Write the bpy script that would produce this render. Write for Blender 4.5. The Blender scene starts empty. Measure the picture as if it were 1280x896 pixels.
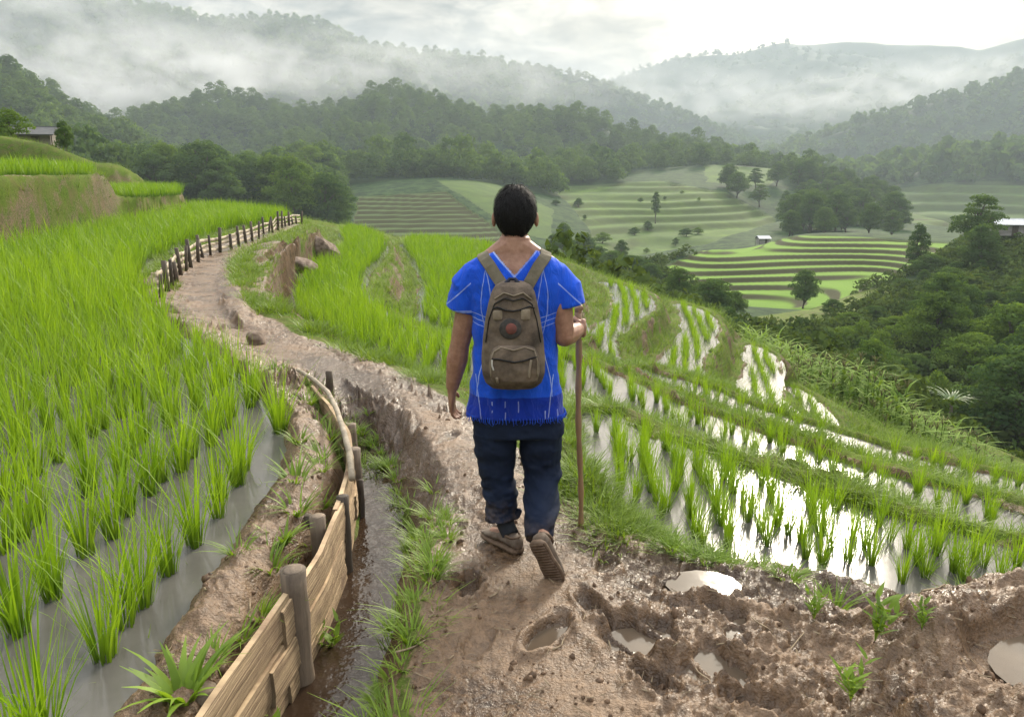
import bpy, bmesh, math, random
import numpy as np
from mathutils import Vector, Matrix
random.seed(7); RNG = np.random.default_rng(11)
SC = bpy.context.scene; COL = SC.collection
PITCH = math.radians(14.0); F = 931.0; CH = 1.75; SP, CP = math.sin(PITCH), math.cos(PITCH)

# ---------- geometry of the view (used to survey where things stand) ----------
def ray(px, py):
    a = (px-640)/F; b = (448-py)/F
    return np.array([a, CP + b*SP, -SP + b*CP])
def onz(px, py, z):            # the point of height z seen at px,py
    d = ray(px, py); t = (z-CH)/d[2]; return np.array([d[0]*t, d[1]*t, z])
def ony(px, py, y):            # the point at distance y seen at px,py
    d = ray(px, py); t = y/d[1]; return np.array([d[0]*t, y, CH+d[2]*t])
def atd(px, y, z):             # the point at distance y and height z in picture column px
    return np.array([(px-640)/F*(y*CP-(z-CH)*SP), y, z])
def project(P):
    x, y, z = P[..., 0], P[..., 1], P[..., 2]-CH
    dep = y*CP - z*SP; up = y*SP + z*CP
    dep = np.where(np.abs(dep) < 1e-6, 1e-6, dep)
    return 640+F*x/dep, 448-F*up/dep, dep

# ---------- numpy noise ----------
def _h(ix, iy, s):
    n = (ix.astype(np.int64)*374761393 + iy.astype(np.int64)*668265263 + s*1442695041) & 0xffffffff
    n = ((n ^ (n >> 13))*1274126177) & 0xffffffff
    return ((n ^ (n >> 16)) & 0xffff)/65535.0
def vnoise(x, y, s=0):
    ix = np.floor(x); iy = np.floor(y); fx = x-ix; fy = y-iy
    fx = fx*fx*fx*(fx*(fx*6-15)+10); fy = fy*fy*fy*(fy*(fy*6-15)+10)
    a = _h(ix, iy, s); b = _h(ix+1, iy, s); c = _h(ix, iy+1, s); d = _h(ix+1, iy+1, s)
    return (a*(1-fx)+b*fx)*(1-fy)+(c*(1-fx)+d*fx)*fy
def fbm(x, y, o=4, s=0, g=0.5):
    v = 0; a = 1; t = 0
    for k in range(o):
        v = v+a*vnoise(x*2**k+17.3*k, y*2**k-9.1*k, s+k); t += a; a *= g
    return v/t*2-1
def sstep(a, b, x):
    t = np.clip((x-a)/(b-a), 0, 1); return t*t*(3-2*t)

# ---------- mesh making ----------
def mk(name, V, Fc, mat=None, parent=None, smooth=True, attrs=None, mats=None, midx=None, normals=None):
    V = np.asarray(V, np.float32).reshape(-1, 3)
    me = bpy.data.meshes.new(name)
    fl = Fc if isinstance(Fc, list) else [Fc]
    fl = [np.asarray(f, np.int32) for f in fl if len(f)]
    tot = np.concatenate([np.full(len(f), f.shape[1], np.int32) for f in fl])
    loops = np.concatenate([f.ravel() for f in fl])
    me.vertices.add(len(V)); me.vertices.foreach_set('co', V.ravel())
    me.loops.add(len(loops)); me.loops.foreach_set('vertex_index', loops)
    me.polygons.add(len(tot))
    st = np.concatenate([[0], np.cumsum(tot)[:-1]]).astype(np.int32)
    me.polygons.foreach_set('loop_start', st)
    me.polygons.foreach_set('use_smooth', np.full(len(tot), smooth))
    for m in (mats or ([mat] if mat else [])): me.materials.append(m)
    if midx is not None: me.polygons.foreach_set('material_index', np.asarray(midx, np.int32))
    me.update(calc_edges=True); me.validate()
    for k, a in (attrs or {}).items():
        a = np.asarray(a, np.float32)
        if a.ndim == 1:
            me.attributes.new(k, 'FLOAT', 'POINT').data.foreach_set('value', a)
        else:
            me.attributes.new(k, 'FLOAT_COLOR', 'POINT').data.foreach_set('color', np.c_[a, np.ones(len(a))].astype(np.float32).ravel())
    if normals is not None:
        me.normals_split_custom_set_from_vertices(np.asarray(normals, np.float32).reshape(-1, 3).tolist())
    o = bpy.data.objects.new(name, me); COL.objects.link(o)
    if parent: o.parent = parent
    return o
def meta(o, label=None, cat=None, group=None, kind=None):
    for k, v in (('label', label), ('category', cat), ('group', group), ('kind', kind)):
        if v: o[k] = v
    return o
def empty(name, loc=(0, 0, 0), label=None, cat=None, group=None, rz=0.0):
    o = bpy.data.objects.new(name, None); COL.objects.link(o)
    o.location = loc; o.rotation_euler = (0, 0, rz); o.empty_display_size = .1
    return meta(o, label, cat, group)
def copy_thing(root, loc, rz=0.0, scale=(1, 1, 1), label=None, group=None):
    r = root.copy(); COL.objects.link(r); r.location = loc; r.rotation_euler = (0, 0, rz); r.scale = scale
    if label: r['label'] = label
    if group: r['group'] = group
    for ch in list(root.children):
        c = ch.copy(); COL.objects.link(c); c.parent = r
        for g in list(ch.children):
            d = g.copy(); COL.objects.link(d); d.parent = c
    return r
def gridfaces(nr, nc, wrap=False):
    i = np.arange(nr-1)[:, None]*nc; j = np.arange(nc if wrap else nc-1)[None, :]
    j2 = (j+1) % nc
    return np.stack([i+j, i+j2, i+nc+j2, i+nc+j], -1).reshape(-1, 4)
class MB:                       # collects pieces into one mesh
    def __init__(s): s.V = []; s.Q = []; s.T = []; s.n = 0
    def add(s, V, Q=None, T=None):
        V = np.asarray(V, float).reshape(-1, 3)
        if Q is not None and len(Q): s.Q.append(np.asarray(Q)+s.n)
        if T is not None and len(T): s.T.append(np.asarray(T)+s.n)
        s.V.append(V); s.n += len(V); return s
    def loft(s, rings, cap=True):
        R = np.asarray(rings, float); nr, nc = R.shape[:2]
        b = s.n; s.add(R.reshape(-1, 3), gridfaces(nr, nc, True))
        if cap:
            for k, ring in ((0, R[0]), (nr-1, R[-1])):
                c = s.n; s.add([ring.mean(0)])
                idx = b+k*nc+np.arange(nc); nx = np.roll(idx, -1)
                t = np.stack([np.full(nc, c), nx, idx] if k == 0 else [np.full(nc, c), idx, nx], -1)
                s.T.append(t)
        return s
    def tube(s, pts, rad, n=10, cap=True, flat=None):
        P = np.asarray(pts, float); rad = np.broadcast_to(np.asarray(rad, float), (len(P),))
        T = np.gradient(P, axis=0); T /= np.linalg.norm(T, axis=1)[:, None]+1e-9
        ref = np.array([0, 0, 1.]) if abs(T[0][2]) < .85 else np.array([0, 1., 0])
        rings = []
        for p, t, r in zip(P, T, rad):
            a = np.cross(t, ref); a /= np.linalg.norm(a)+1e-9; b = np.cross(a, t)
            th = np.arange(n)/n*2*math.pi
            fa, fb = flat or (1, 1)
            rings.append(p+r*(np.cos(th)[:, None]*a*fa+np.sin(th)[:, None]*b*fb))
        return s.loft(rings, cap)
    def box(s, c, h, R=None):
        v = np.array([[x, y, z] for x in (-1, 1) for y in (-1, 1) for z in (-1, 1)], float)*np.asarray(h, float)
        if R is not None: v = v @ np.asarray(R).T
        return s.add(v+np.asarray(c, float), [[0, 1, 3, 2], [4, 6, 7, 5], [0, 4, 5, 1], [2, 3, 7, 6], [0, 2, 6, 4], [1, 5, 7, 3]])
    def ball(s, c, r, nu=14, nv=9):
        th = np.linspace(0.02, math.pi-.02, nv); ph = np.arange(nu)/nu*2*math.pi
        r = np.broadcast_to(np.asarray(r, float), (3,))
        R = np.stack([np.sin(th)[:, None]*np.cos(ph), -np.sin(th)[:, None]*np.sin(ph), np.cos(th)[:, None]*np.ones(nu)], -1)*r+np.asarray(c, float)
        return s.loft(R)
    def build(s, name, mat=None, parent=None, smooth=True, attrs=None):
        fs = []
        if s.Q: fs.append(np.concatenate(s.Q))
        if s.T: fs.append(np.concatenate(s.T))
        return mk(name, np.concatenate(s.V), fs, mat, parent, smooth, attrs)
def bl_arr(P, H, Wd, az, lean, curl, nseg=3, tint=None, up=None):
    """grass-like blades: vertices, quads, tint and height attributes"""
    n = len(P); t = np.linspace(0, 1, nseg+1)
    dx = np.stack([np.cos(az), np.sin(az), np.zeros(n)], -1)
    sd = np.stack([-np.sin(az), np.cos(az), np.zeros(n)], -1)
    tt = t[None, :, None]
    hor = (lean[:, None, None]*tt+curl[:, None, None]*tt**2.2)*H[:, None, None]
    ver = H[:, None, None]*(tt-0.35*np.clip(curl, 0, 2)[:, None, None]*tt**3)
    c = P[:, None, :]+dx[:, None, :]*hor+np.array([0, 0, 1.])*ver
    w = (Wd[:, None, None]*.5)*np.clip(np.minimum(1, .45+tt*3)*(1-tt**1.6)+.04, 0, 1)
    V = np.stack([c-sd[:, None, :]*w, c+sd[:, None, :]*w], 2).reshape(-1, 3)
    b = (np.arange(n)*(nseg+1)*2)[:, None]+np.arange(nseg)[None, :]*2
    Q = np.stack([b, b+1, b+3, b+2], -1).reshape(-1, 4)
    if tint is None: tint = RNG.random(n)
    T = np.repeat(tint, (nseg+1)*2)
    G = np.tile(np.repeat(t, 2), n)
    return V, Q, T, G

# ---------- materials ----------
class NT:
    def __init__(s, name, vol=False):
        s.m = bpy.data.materials.new(name); s.m.use_nodes = True; s.t = s.m.node_tree
        s.t.nodes.clear(); s.out = s.n('ShaderNodeOutputMaterial')
    def n(s, typ, **kw):
        nd = s.t.nodes.new(typ)
        for k, v in kw.items():
            if k.startswith('_'): setattr(nd, k[1:], v)
            else: s.put(nd.inputs[k.replace('__', ' ')], v)
        return nd
    def put(s, sock, v):
        if isinstance(v, bpy.types.NodeSocket): s.t.links.new(v, sock)
        elif isinstance(v, bpy.types.Node): s.t.links.new(v.outputs[0], sock)
        else:
            try: sock.default_value = v
            except Exception: sock.default_value = (*v, 1)
    def math(s, op, a, b=0.0, c=None):
        nd = s.n('ShaderNodeMath', _operation=op); s.put(nd.inputs[0], a); s.put(nd.inputs[1], b)
        if c is not None: s.put(nd.inputs[2], c)
        return nd.outputs[0]
    def noise(s, scale, det=4, co=None, rough=.55, dist=0.0):
        nd = s.n('ShaderNodeTexNoise', Scale=scale, Detail=det, Roughness=rough, Distortion=dist)
        if co is not None: s.put(nd.inputs['Vector'], co)
        return nd.outputs['Fac']
    def ramp(s, fac, *stops):
        nd = s.n('ShaderNodeValToRGB'); s.put(nd.inputs[0], fac); e = nd.color_ramp.elements
        while len(e) < len(stops): e.new(.5)
        for el, (p, c) in zip(e, stops):
            el.position = p; el.color = (*c, 1) if not isinstance(c, (int, float)) else (c, c, c, 1)
        return nd.outputs[0]
    def mix(s, f, a, b, blend='MIX'):
        nd = s.n('ShaderNodeMix', _data_type='RGBA', _blend_type=blend)
        for i, v in ((0, f), (6, a), (7, b)):
            s.put(nd.inputs[i], v)
        return nd.outputs[2]
    def map(s, v, a, b, c=0.0, d=1.0):
        nd = s.n('ShaderNodeMapRange'); 
        for i, x in enumerate((v, a, b, c, d)): s.put(nd.inputs[i], x)
        return nd.outputs[0]
    def attr(s, name, fac=True):
        nd = s.n('ShaderNodeAttribute', _attribute_name=name); return nd.outputs['Fac' if fac else 'Color']
    def obj(s): return s.n('ShaderNodeTexCoord').outputs['Object']
    def pos(s): return s.n('ShaderNodeNewGeometry').outputs['Position']
    def bump(s, h, st=.4, d=.01):
        return s.n('ShaderNodeBump', Strength=st, Distance=d, Height=h).outputs[0]
    def bsdf(s, **kw):
        b = s.n('ShaderNodeBsdfPrincipled', **kw); s.t.links.new(b.outputs[0], s.out.inputs[0]); return b
def leafmat(name, dark, light, trans=.35, hue=0.0, rough=.5, attr='tint', tipc=None, spec=.3, dry=None):
    m = NT(name)
    t = m.attr(attr)
    oi = m.n('ShaderNodeObjectInfo').outputs['Random']
    f = m.math('ADD', m.math('MULTIPLY', t, .75), m.math('MULTIPLY', oi, .25))
    st = [(0, dark), (.5, tuple((np.array(dark)*.45+np.array(light)*.55))), (.93 if dry else 1, light)]+([(1, dry)] if dry else [])
    c = m.ramp(f, *st)
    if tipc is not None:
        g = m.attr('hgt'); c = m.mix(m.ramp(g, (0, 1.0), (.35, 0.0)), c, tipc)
    p = m.n('ShaderNodeBsdfPrincipled', Base__Color=c, Roughness=rough)
    p.inputs['Specular IOR Level'].default_value = spec
    tr = m.n('ShaderNodeBsdfTranslucent', Color=m.mix(1.0, c, (1.25, 1.25, .5), 'MULTIPLY'))
    mx = m.n('ShaderNodeMixShader'); m.put(mx.inputs[0], trans); m.put(mx.inputs[1], p.outputs[0]); m.put(mx.inputs[2], tr.outputs[0])
    m.put(m.out.inputs[0], mx.outputs[0]); return m.m
HAZE = 0.0006; EXPO = 0.70; MIST = True
# ================= the lie of the land =================
def PZ(z, *pts): return np.array([onz(px, py, z)[:2] for px, py in pts])
def PD(z, *pts): return np.array([atd(px, d, z)[:2] for px, d in pts])
PADDY = [  # name, level, outline
 ('left', .05, PZ(.05, (60, 950), (100, 896), (165, 815), (235, 715), (292, 640), (338, 572), (331, 522), (300, 480), (258, 450), (214, 420), (172, 390), (160, 355),
   (185, 325), (235, 303), (300, 283), (372, 277), (330, 269), (300, 265), (245, 262), (170, 282), (100, 298), (0, 322), (-150, 345), (-420, 380), (-900, 600), (-900, 1300), (0, 1250))),
 ('upper', 1.72, PD(1.72, (-900, 13), (-300, 13.6), (-100, 14.8), (0, 17.3), (60, 19.3), (108, 22.5), (126, 26), (112, 31), (0, 34), (-900, 34))),
 ('shelf', .95, PD(.95, (140, 25.5), (185, 26.5), (226, 29.5), (236, 32.5), (205, 35.5), (130, 34), (112, 30))),
 ('bend', -.7, PZ(-.7, (372, 405), (362, 380), (375, 350), (405, 328), (434, 306), (420, 292), (440, 286), (478, 300), (487, 312), (470, 333), (455, 350), (458, 372), (482, 397),
   (522, 421), (570, 436), (640, 444), (720, 448), (760, 467), (850, 507), (960, 547), (1050, 577), (1150, 604), (1280, 643), (1600, 735), (1600, 775), (1280, 682), (1100, 628),
   (1000, 597), (850, 543), (735, 491), (690, 500), (600, 503), (555, 488), (505, 468), (440, 444), (395, 420))),
 ('near', -.3, PZ(-.3, (722, 540), (735, 600), (785, 655), (855, 690), (950, 702), (1060, 728), (1140, 745), (1300, 745), (1700, 830), (1700, 780), (1280, 698), (1100, 645), (1000, 613), (850, 562), (740, 512))),
 ('middle', -1.15, PZ(-1.15, (497, 300), (517, 330), (528, 352), (527, 378), (520, 400), (560, 420), (640, 430), (712, 432), (728, 418), (722, 400), (700, 385), (690, 352), (680, 328), (640, 315), (560, 301))),
 ('strip', -1.12, PZ(-1.12, (780, 458), (850, 492), (960, 530), (1060, 562), (1200, 601), (1280, 626), (1500, 690), (1500, 668), (1280, 604), (1180, 582), (1080, 556), (980, 524), (860, 478))),
 ('lobe', -1.7, PZ(-1.7, (742, 350), (790, 358), (818, 375), (812, 392), (785, 408), (767, 425), (772, 446), (783, 461), (760, 452), (738, 438), (738, 416), (768, 388), (768, 362))),
 ('lobe', -2.3, PZ(-2.3, (840, 377), (872, 385), (898, 403), (896, 422), (879, 445), (876, 466), (892, 491), (930, 519), (890, 503), (850, 482), (824, 460), (828, 446), (850, 424), (855, 395))),
 ('lobe', -3.0, PZ(-3.0, (930, 428), (962, 440), (976, 460), (969, 480), (986, 507), (1004, 527), (960, 517), (925, 503), (922, 490), (934, 468))),
 ('lobe', -3.6, PZ(-3.6, (986, 480), (1022, 500), (1056, 543), (1020, 534), (994, 516), (984, 495))),
 ('puddle', .12, PZ(.12, (1240, 812), (1266, 790), (1340, 785), (1350, 850), (1290, 852), (1258, 838))),
]
FENCE = [onz(px, py, .17)[:2] for px, py in ((150, 1000), (245, 896), (300, 815), (350, 745), (395, 675), (425, 612), (437, 570), (432, 530), (412, 495), (385, 468))]
DITCH = np.array([onz(px, py, -.3)[:2] for px, py in ((360, 1100), (385, 980), (410, 890), (444, 800), (466, 730), (484, 670), (482, 620), (464, 570), (450, 540), (433, 510), (402, 488))])
DTAP = np.array([1, 1, 1, 1, .97, .9, .8, .55, .25, .1, 0.])
PATH = [((820, 1500), .9), ((790, 1050), .62), ((745, 880), .62), ((690, 760), .5), ((640, 660), .42), ((588, 580), .4), ((530, 520), .42), ((455, 478), .45), ((380, 447), .4), ((315, 420), .42), ((266, 390), .42), ((250, 355), .42), ((263, 325), .42), ((306, 302), .4), ((372, 281), .35)]
PATHP = np.array([onz(*p, 0.0)[:2] for p, w in PATH]); PATHW = np.array([w for p, w in PATH])
LINES = [  # ground lines: (points px,py,z)
 [(p[0], p[1], 0.0 if i < 10 else .04) for i, (p, w) in enumerate(PATH)],
 [(950, 1050, .03), (900, 860, .0), (830, 760, .0)],
 [(430, 1000, .03), (490, 860, .03), (520, 760, .05), (520, 660, .05), (500, 580, .03), (478, 530, .02)],
 [(140, 940, .12), (215, 840, .14), (285, 720, .16), (345, 640, .16), (378, 572, .15), (372, 520, .14), (345, 480, .12), (300, 448, .1), (250, 415, .1), (205, 382, .1), (195, 352, .1), (222, 328, .1), (290, 296, .12), (372, 280, .12)],
 [(410, 790, -.02), (420, 700, .0)],
 [(300, 396, .12), (292, 360, .1), (305, 328, .1), (345, 302, .12), (385, 284, .14)],
 [(338, 408, .0), (318, 365, .02), (338, 328, .04), (378, 300, .1), (400, 290, .12)],
 [(1110, 830, .12), (1180, 775, .2), (1290, 738, .18), (1500, 780, .2)],
 [(1180, 880, .16), (1330, 960, .2)],
 [(1035, 742, -.2), (1075, 752, -.22)],
 [(1010, 830, .02), (1075, 900, .05)],
 [(700, 560, .0), (740, 640, .0), (800, 690, -.03), (870, 718, -.06), (960, 725, -.06)],
]
LINES = [np.array([onz(a, b, z) for a, b, z in L]) for L in LINES]
def DL(*pts): return np.array([atd(px, d, z) for px, d, z in pts])
LINES += [np.c_[DITCH, -.36*DTAP],
 DL((930, 31, -6.1), (1000, 28, -6.7), (1100, 24, -7.4), (1180, 21, -7.5), (1250, 19, -7.8), (1330, 18, -8.2), (1500, 17, -8.6)),
 DL((930, 29, -5.9), (960, 24, -5.7), (1000, 20.5, -5.6), (1060, 18.5, -6.4), (1120, 17.5, -6.8), (1200, 16.5, -6.9), (1260, 16.5, -7.2), (1500, 15, -7.6)),
 DL((985, 9.6, -1.95), (1080, 8.5, -1.95), (1180, 7.9, -1.95), (1280, 7.4, -1.95), (1500, 6.1, -1.95)), DL((1040, 11.3, -3.3), (1150, 10, -3.6), (1280, 9.5, -3.9), (1500, 8.5, -4.1)),
 DL((120, 37, 2.2), (60, 36, 3.0), (0, 36, 3.4), (-300, 36, 4.5), (-900, 36, 5)), DL((70, 44, 2.5), (0, 44, 3.6), (-300, 44, 5.5)),
 DL((240, 36, .2), (300, 38, -.4), (200, 40, 1.0))]
CORN_FAR = 13
def seglist(P, z=None, closed=True):
    P = np.asarray(P); Q = np.roll(P, -1, 0) if closed else P[1:]
    A = P if closed else P[:-1]
    return A, Q
def dline(x, y, P, closed=False, val=None):
    """distance to a polyline and the interpolated value on it"""
    A, B = seglist(P[:, :2], closed=closed)
    best = np.full(x.shape, 1e18); bv = np.zeros(x.shape) if val is not None else None
    for i in range(len(A)):
        ax, ay = A[i]; ux, uy = B[i]-A[i]; L = ux*ux+uy*uy+1e-12
        t = np.clip(((x-ax)*ux+(y-ay)*uy)/L, 0, 1)
        d = (x-ax-t*ux)**2+(y-ay-t*uy)**2
        if val is not None:
            m = d < best; bv = np.where(m, val[i]*(1-t)+val[(i+1) % len(val)]*t, bv)
        best = np.minimum(best, d)
    return np.sqrt(best), bv
def inside(x, y, P):
    r = np.zeros(x.shape, bool); n = len(P); j = n-1
    for i in range(n):
        xi, yi = P[i][:2]; xj, yj = P[j][:2]
        if yi != yj:
            r ^= ((yi > y) != (yj > y)) & (x < (xj-xi)*(y-yi)/(yj-yi)+xi)
        j = i
    return r
def smooth_poly(P, it=2):
    for _ in range(it):
        Q = np.roll(P, -1, 0); P = np.stack([P*.75+Q*.25, P*.25+Q*.75], 1).reshape(-1, 2)
    return P
PADDY = [(n, z, smooth_poly(P, 1)) for n, z, P in PADDY]
UEDGE = np.concatenate([PD(0, (-1500, 8), (-1400, 46), (-300, 46), (60, 45), (130, 38), (215, 37.5)), PZ(.0, (300, 265)), PD(0, (360, 34)), PZ(-.7, (405, 284), (440, 283.5), (480, 296)), PZ(-1.15, (530, 297), (560, 299), (640, 312)),
   PZ(-1.5, (692, 333)), PZ(-1.8, (750, 346), (800, 355)), PZ(-2.3, (850, 374)), PZ(-2.9, (908, 398)), PD(-6, (930, 32), (1000, 29), (1100, 25), (1180, 22), (1250, 20), (1330, 18.5), (1700, 16)), np.array([[14, 3], [8, -8], [-14, -8]])])
def near_eval(x, y):
    W = np.zeros(x.shape); Z = np.zeros(x.shape); bund = np.zeros(x.shape)
    dpad = np.full(x.shape, 9e9); inpad = np.full(x.shape, -1, int)
    wob = .09*fbm(x*1.3, y*1.3, 3, 5)+.03*fbm(x*5, y*5, 2, 6)
    for k, (n, z, P) in enumerate(PADDY):
        lo, hi = P.min(0)-14, P.max(0)+14
        d = np.full(x.shape, 20.0)
        m = (x > lo[0]) & (x < hi[0]) & (y > lo[1]) & (y < hi[1])
        if m.any():
            dd, _ = dline(x[m], y[m], P, True); ins = inside(x[m], y[m], P)
            dd = np.where(ins, -dd, dd)+wob[m]; d[m] = dd
            sub = inpad[m]; sub[dd < 0] = k; inpad[m] = sub
        w = 1/(np.maximum(d, 0)+.03)**3.2
        W += w; Z += w*(z-.05)
        h = {'left': .03, 'upper': .05, 'puddle': .06}.get(n, .1)
        bund = np.maximum(bund, h*np.exp(-((d-.16)/.13)**2))
        dpad = np.minimum(dpad, d)
    for L in LINES:
        d, v = dline(x, y, L, False, L[:, 2])
        w = 1/(d+.06)**3.2; W += w; Z += w*v
    z = Z/W+bund*(dpad > 0)
    dt_, tp = dline(x, y, DITCH, False, DTAP)
    kk = sstep(.36, .05, dt_+.05*fbm(x*4, y*4, 3, 83))*tp; z = z*(1-kk)+np.minimum(z, -.36)*kk
    dp, pw = dline(x, y, PATHP, False, PATHW)
    return z, dpad, inpad, dp/pw
CTRL = [  # far ground: (column, row, distance) of points the photograph shows or the ground between them
 (-700, 330, 60), (-300, 300, 70), (0, 290, 70), (200, 300, 70), (380, 320, 60), (520, 340, 55), (640, 350, 55), (730, 372, 50), (800, 395, 45), (850, 412, 42), (910, 440, 40), (960, 480, 40), (1040, 520, 36), (1150, 590, 31), (1250, 640, 26), (1400, 690, 23), (1700, 780, 22),
 (-300, 265, 130), (0, 262, 140), (200, 262, 140), (330, 272, 130), (440, 300, 130),
 (450, 243, 205), (610, 244, 200), (540, 226, 220), (450, 305, 150), (620, 312, 150), (600, 228, 230), (640, 240, 220),
 (690, 236, 270), (820, 228, 275), (900, 250, 240), (970, 274, 235), (700, 335, 140), (760, 320, 150), (850, 318, 165), (780, 280, 205), (900, 300, 180), (970, 292, 190),
 (900, 207, 330), (1000, 218, 335), (1110, 258, 280), (1000, 285, 200), (1070, 288, 190),
 (1110, 240, 420), (1200, 208, 450), (1280, 203, 450), (1450, 200, 450), (1150, 284, 330), (1280, 292, 280), (1500, 290, 280),
 (835, 335, 103), (880, 313, 112), (1000, 294, 124), (1100, 293, 124), (1190, 301, 122), (862, 345, 97), (905, 378, 86), (1000, 384, 81), (1070, 362, 88), (1125, 343, 96), (1000, 300, 150), (1150, 305, 150), (870, 335, 135),
 (960, 385, 72), (1060, 392, 68), (1150, 335, 92), (1280, 305, 90), (1280, 395, 60), (1140, 440, 54), (1050, 430, 57), (1280, 520, 43), (1200, 500, 43), (1200, 420, 58), (860, 375, 70), (1450, 420, 55), (1500, 320, 90), (1180, 545, 36), (1280, 585, 33),
 (-700, 230, 300), (640, 226, 330), (-700, 240, 600), (0, 240, 600), (640, 225, 600), (1000, 235, 600), (1500, 230, 600), (640, 230, 1500), (-700, 230, 1500), (1700, 230, 1500), (640, 225, 3200), (-900, 225, 3200), (2000, 225, 3200)]
CT = np.array([ony(*c) for c in CTRL])
def polar(x, y): return np.stack([np.arctan2(x, y)*1.6, np.log(np.maximum(np.hypot(x, y), 1))], -1)
CU = polar(CT[:, 0], CT[:, 1]); CR = np.hypot(CT[:, 0], CT[:, 1]); CV = (CT[:, 2]-CH)/CR
def mq(U): return np.sqrt(((U[..., None, :]-CU)**2).sum(-1)+.05**2)
CW = np.linalg.solve(mq(CU)+np.eye(len(CU))*1e-4, CV)
def mid_eval(x, y):
    out = np.empty(x.shape); sh = x.shape; xf, yf = x.ravel(), y.ravel(); o = np.empty(xf.shape)
    for i in range(0, len(xf), 100000):
        U = polar(xf[i:i+100000], yf[i:i+100000]); o[i:i+100000] = mq(U) @ CW*np.hypot(xf[i:i+100000], yf[i:i+100000])+CH
    return np.clip(o.reshape(sh), -70, 40)
RIDGES = [  # name, slope to the front, slope behind, [(column, row, distance)]
 ('near spur', .50, .4, [(-500, -140, 300), (-250, -60, 290), (-80, 30, 270), (0, 92, 260), (80, 130, 250), (130, 168, 240), (180, 208, 225), (225, 243, 205)]),
 ('middle', .30, .35, [(60, 160, 560), (165, 160, 540), (210, 128, 530), (262, 112, 520), (300, 103, 510), (350, 128, 500), (400, 124, 500), (480, 102, 500), (520, 107, 500), (560, 122, 500), (640, 132, 490), (700, 128, 480), (800, 157, 460), (860, 166, 440), (900, 182, 420), (935, 203, 400)]),
 ('middle knob', .42, .4, [(330, 190, 360), (400, 165, 370), (450, 148, 380), (500, 160, 370), (545, 190, 350), (580, 222, 320)]),
 ('misty', .42, .4, [(-500, -80, 1200), (-150, -40, 1150), (0, -5, 1100), (140, 0, 1100), (205, 8, 1100), (255, 26, 1120), (330, 15, 1150), (400, 26, 1150), (440, 48, 1180), (500, 58, 1200), (600, 68, 1250), (700, 88, 1250), (750, 103, 1250), (820, 123, 1200), (870, 143, 1150), (925, 172, 1050)]),
 ('back', .36, .4, [(300, 60, 2200), (500, 75, 2200), (690, 108, 2300), (770, 96, 2300), (850, 74, 2300), (920, 67, 2300), (975, 52, 2300), (1045, 49, 2300), (1100, 54, 2300), (1180, 57, 2200), (1220, 62, 2200), (1290, 45, 2100), (1600, -20, 2100)]),
 ('back spur', .30, .4, [(1000, 100, 1700), (1080, 90, 1650), (1160, 105, 1600), (1300, 60, 1600), (1600, -30, 1500)]),
 ('right', .34, .4, [(985, 190, 760), (1010, 170, 800), (1070, 145, 820), (1120, 135, 840), (1180, 113, 860), (1290, 87, 880), (1600, 10, 900)]),
]
TREETOP = {'near spur': 40, 'middle': 20, 'middle knob': 26, 'misty': 8, 'back': 3, 'back spur': 4, 'right': 11}      # the crowns stand above the ground line
RIDP = [(n, s, b, np.array([ony(a_, b_+TREETOP[n], c_) for a_, b_, c_ in p])) for n, s, b, p in RIDGES]
def far_eval(x, y):
    z = mid_eval(x, y); r = np.hypot(x, y)
    which = np.full(x.shape, -1, int)
    for k, (n, s, b, P) in enumerate(RIDP):
        D = P[:, 1].mean(); sc = D*.10
        wx = fbm(x/sc, y/sc, 4, 31+k)*D*.045; wy = fbm(x/sc, y/sc, 4, 51+k)*D*.045
        d, v = dline(x+wx*.4, y+wy, P, False, P[:, 2])
        behind = np.hypot(x, y) > D*1.02
        c = D*.02
        d = np.sqrt(d*d+c*c)-c
        gul = np.abs(fbm(x/(sc*1.1), y/(sc*1.1), 4, 71+k))
        h = v-np.where(behind, b, s)*d*(1+.55*(gul-.2))
        m = h > z
        which[m] = k; z = np.where(m, h, z)
    return z, which
FIELDS = {  # picture outlines of the open fields on the far hillsides, with the distance band they lie in
 'terraces': ([(446, 246), (560, 240), (632, 296), (640, 322), (470, 322), (444, 290)], 130, 235),
 'rows': ([(692, 234), (824, 226), (905, 240), (975, 276), (880, 305), (700, 338), (740, 290)], 130, 290),
 'meadow': ([(545, 226), (610, 226), (690, 262), (690, 300), (640, 290), (590, 250)], 130, 260),
 'knoll': ([(880, 205), (985, 212), (960, 232), (884, 228)], 250, 380),
 'far': ([(1100, 243), (1200, 203), (1420, 195), (1420, 292), (1130, 286)], 260, 480),
 'round': ([(820, 338), (880, 312), (1000, 290), (1200, 296), (1192, 318), (1120, 350), (1010, 388), (905, 384), (858, 352)], 78, 132),
 'scrub': ([(1000, 388), (1125, 348), (1140, 400), (1090, 440), (990, 430), (930, 398)], 52, 96)}
def field_masks(P):
    px, py, dep = project(P); r = np.hypot(P[..., 0], P[..., 1]); out = {}
    for k, (poly, a, b) in FIELDS.items():
        out[k] = inside(px+5*fbm(P[..., 0]*.08, P[..., 1]*.08, 3, 3), py, np.array(poly, float)) & (r > a) & (r < b) & (P[..., 1] > 0)
    return out
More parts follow.
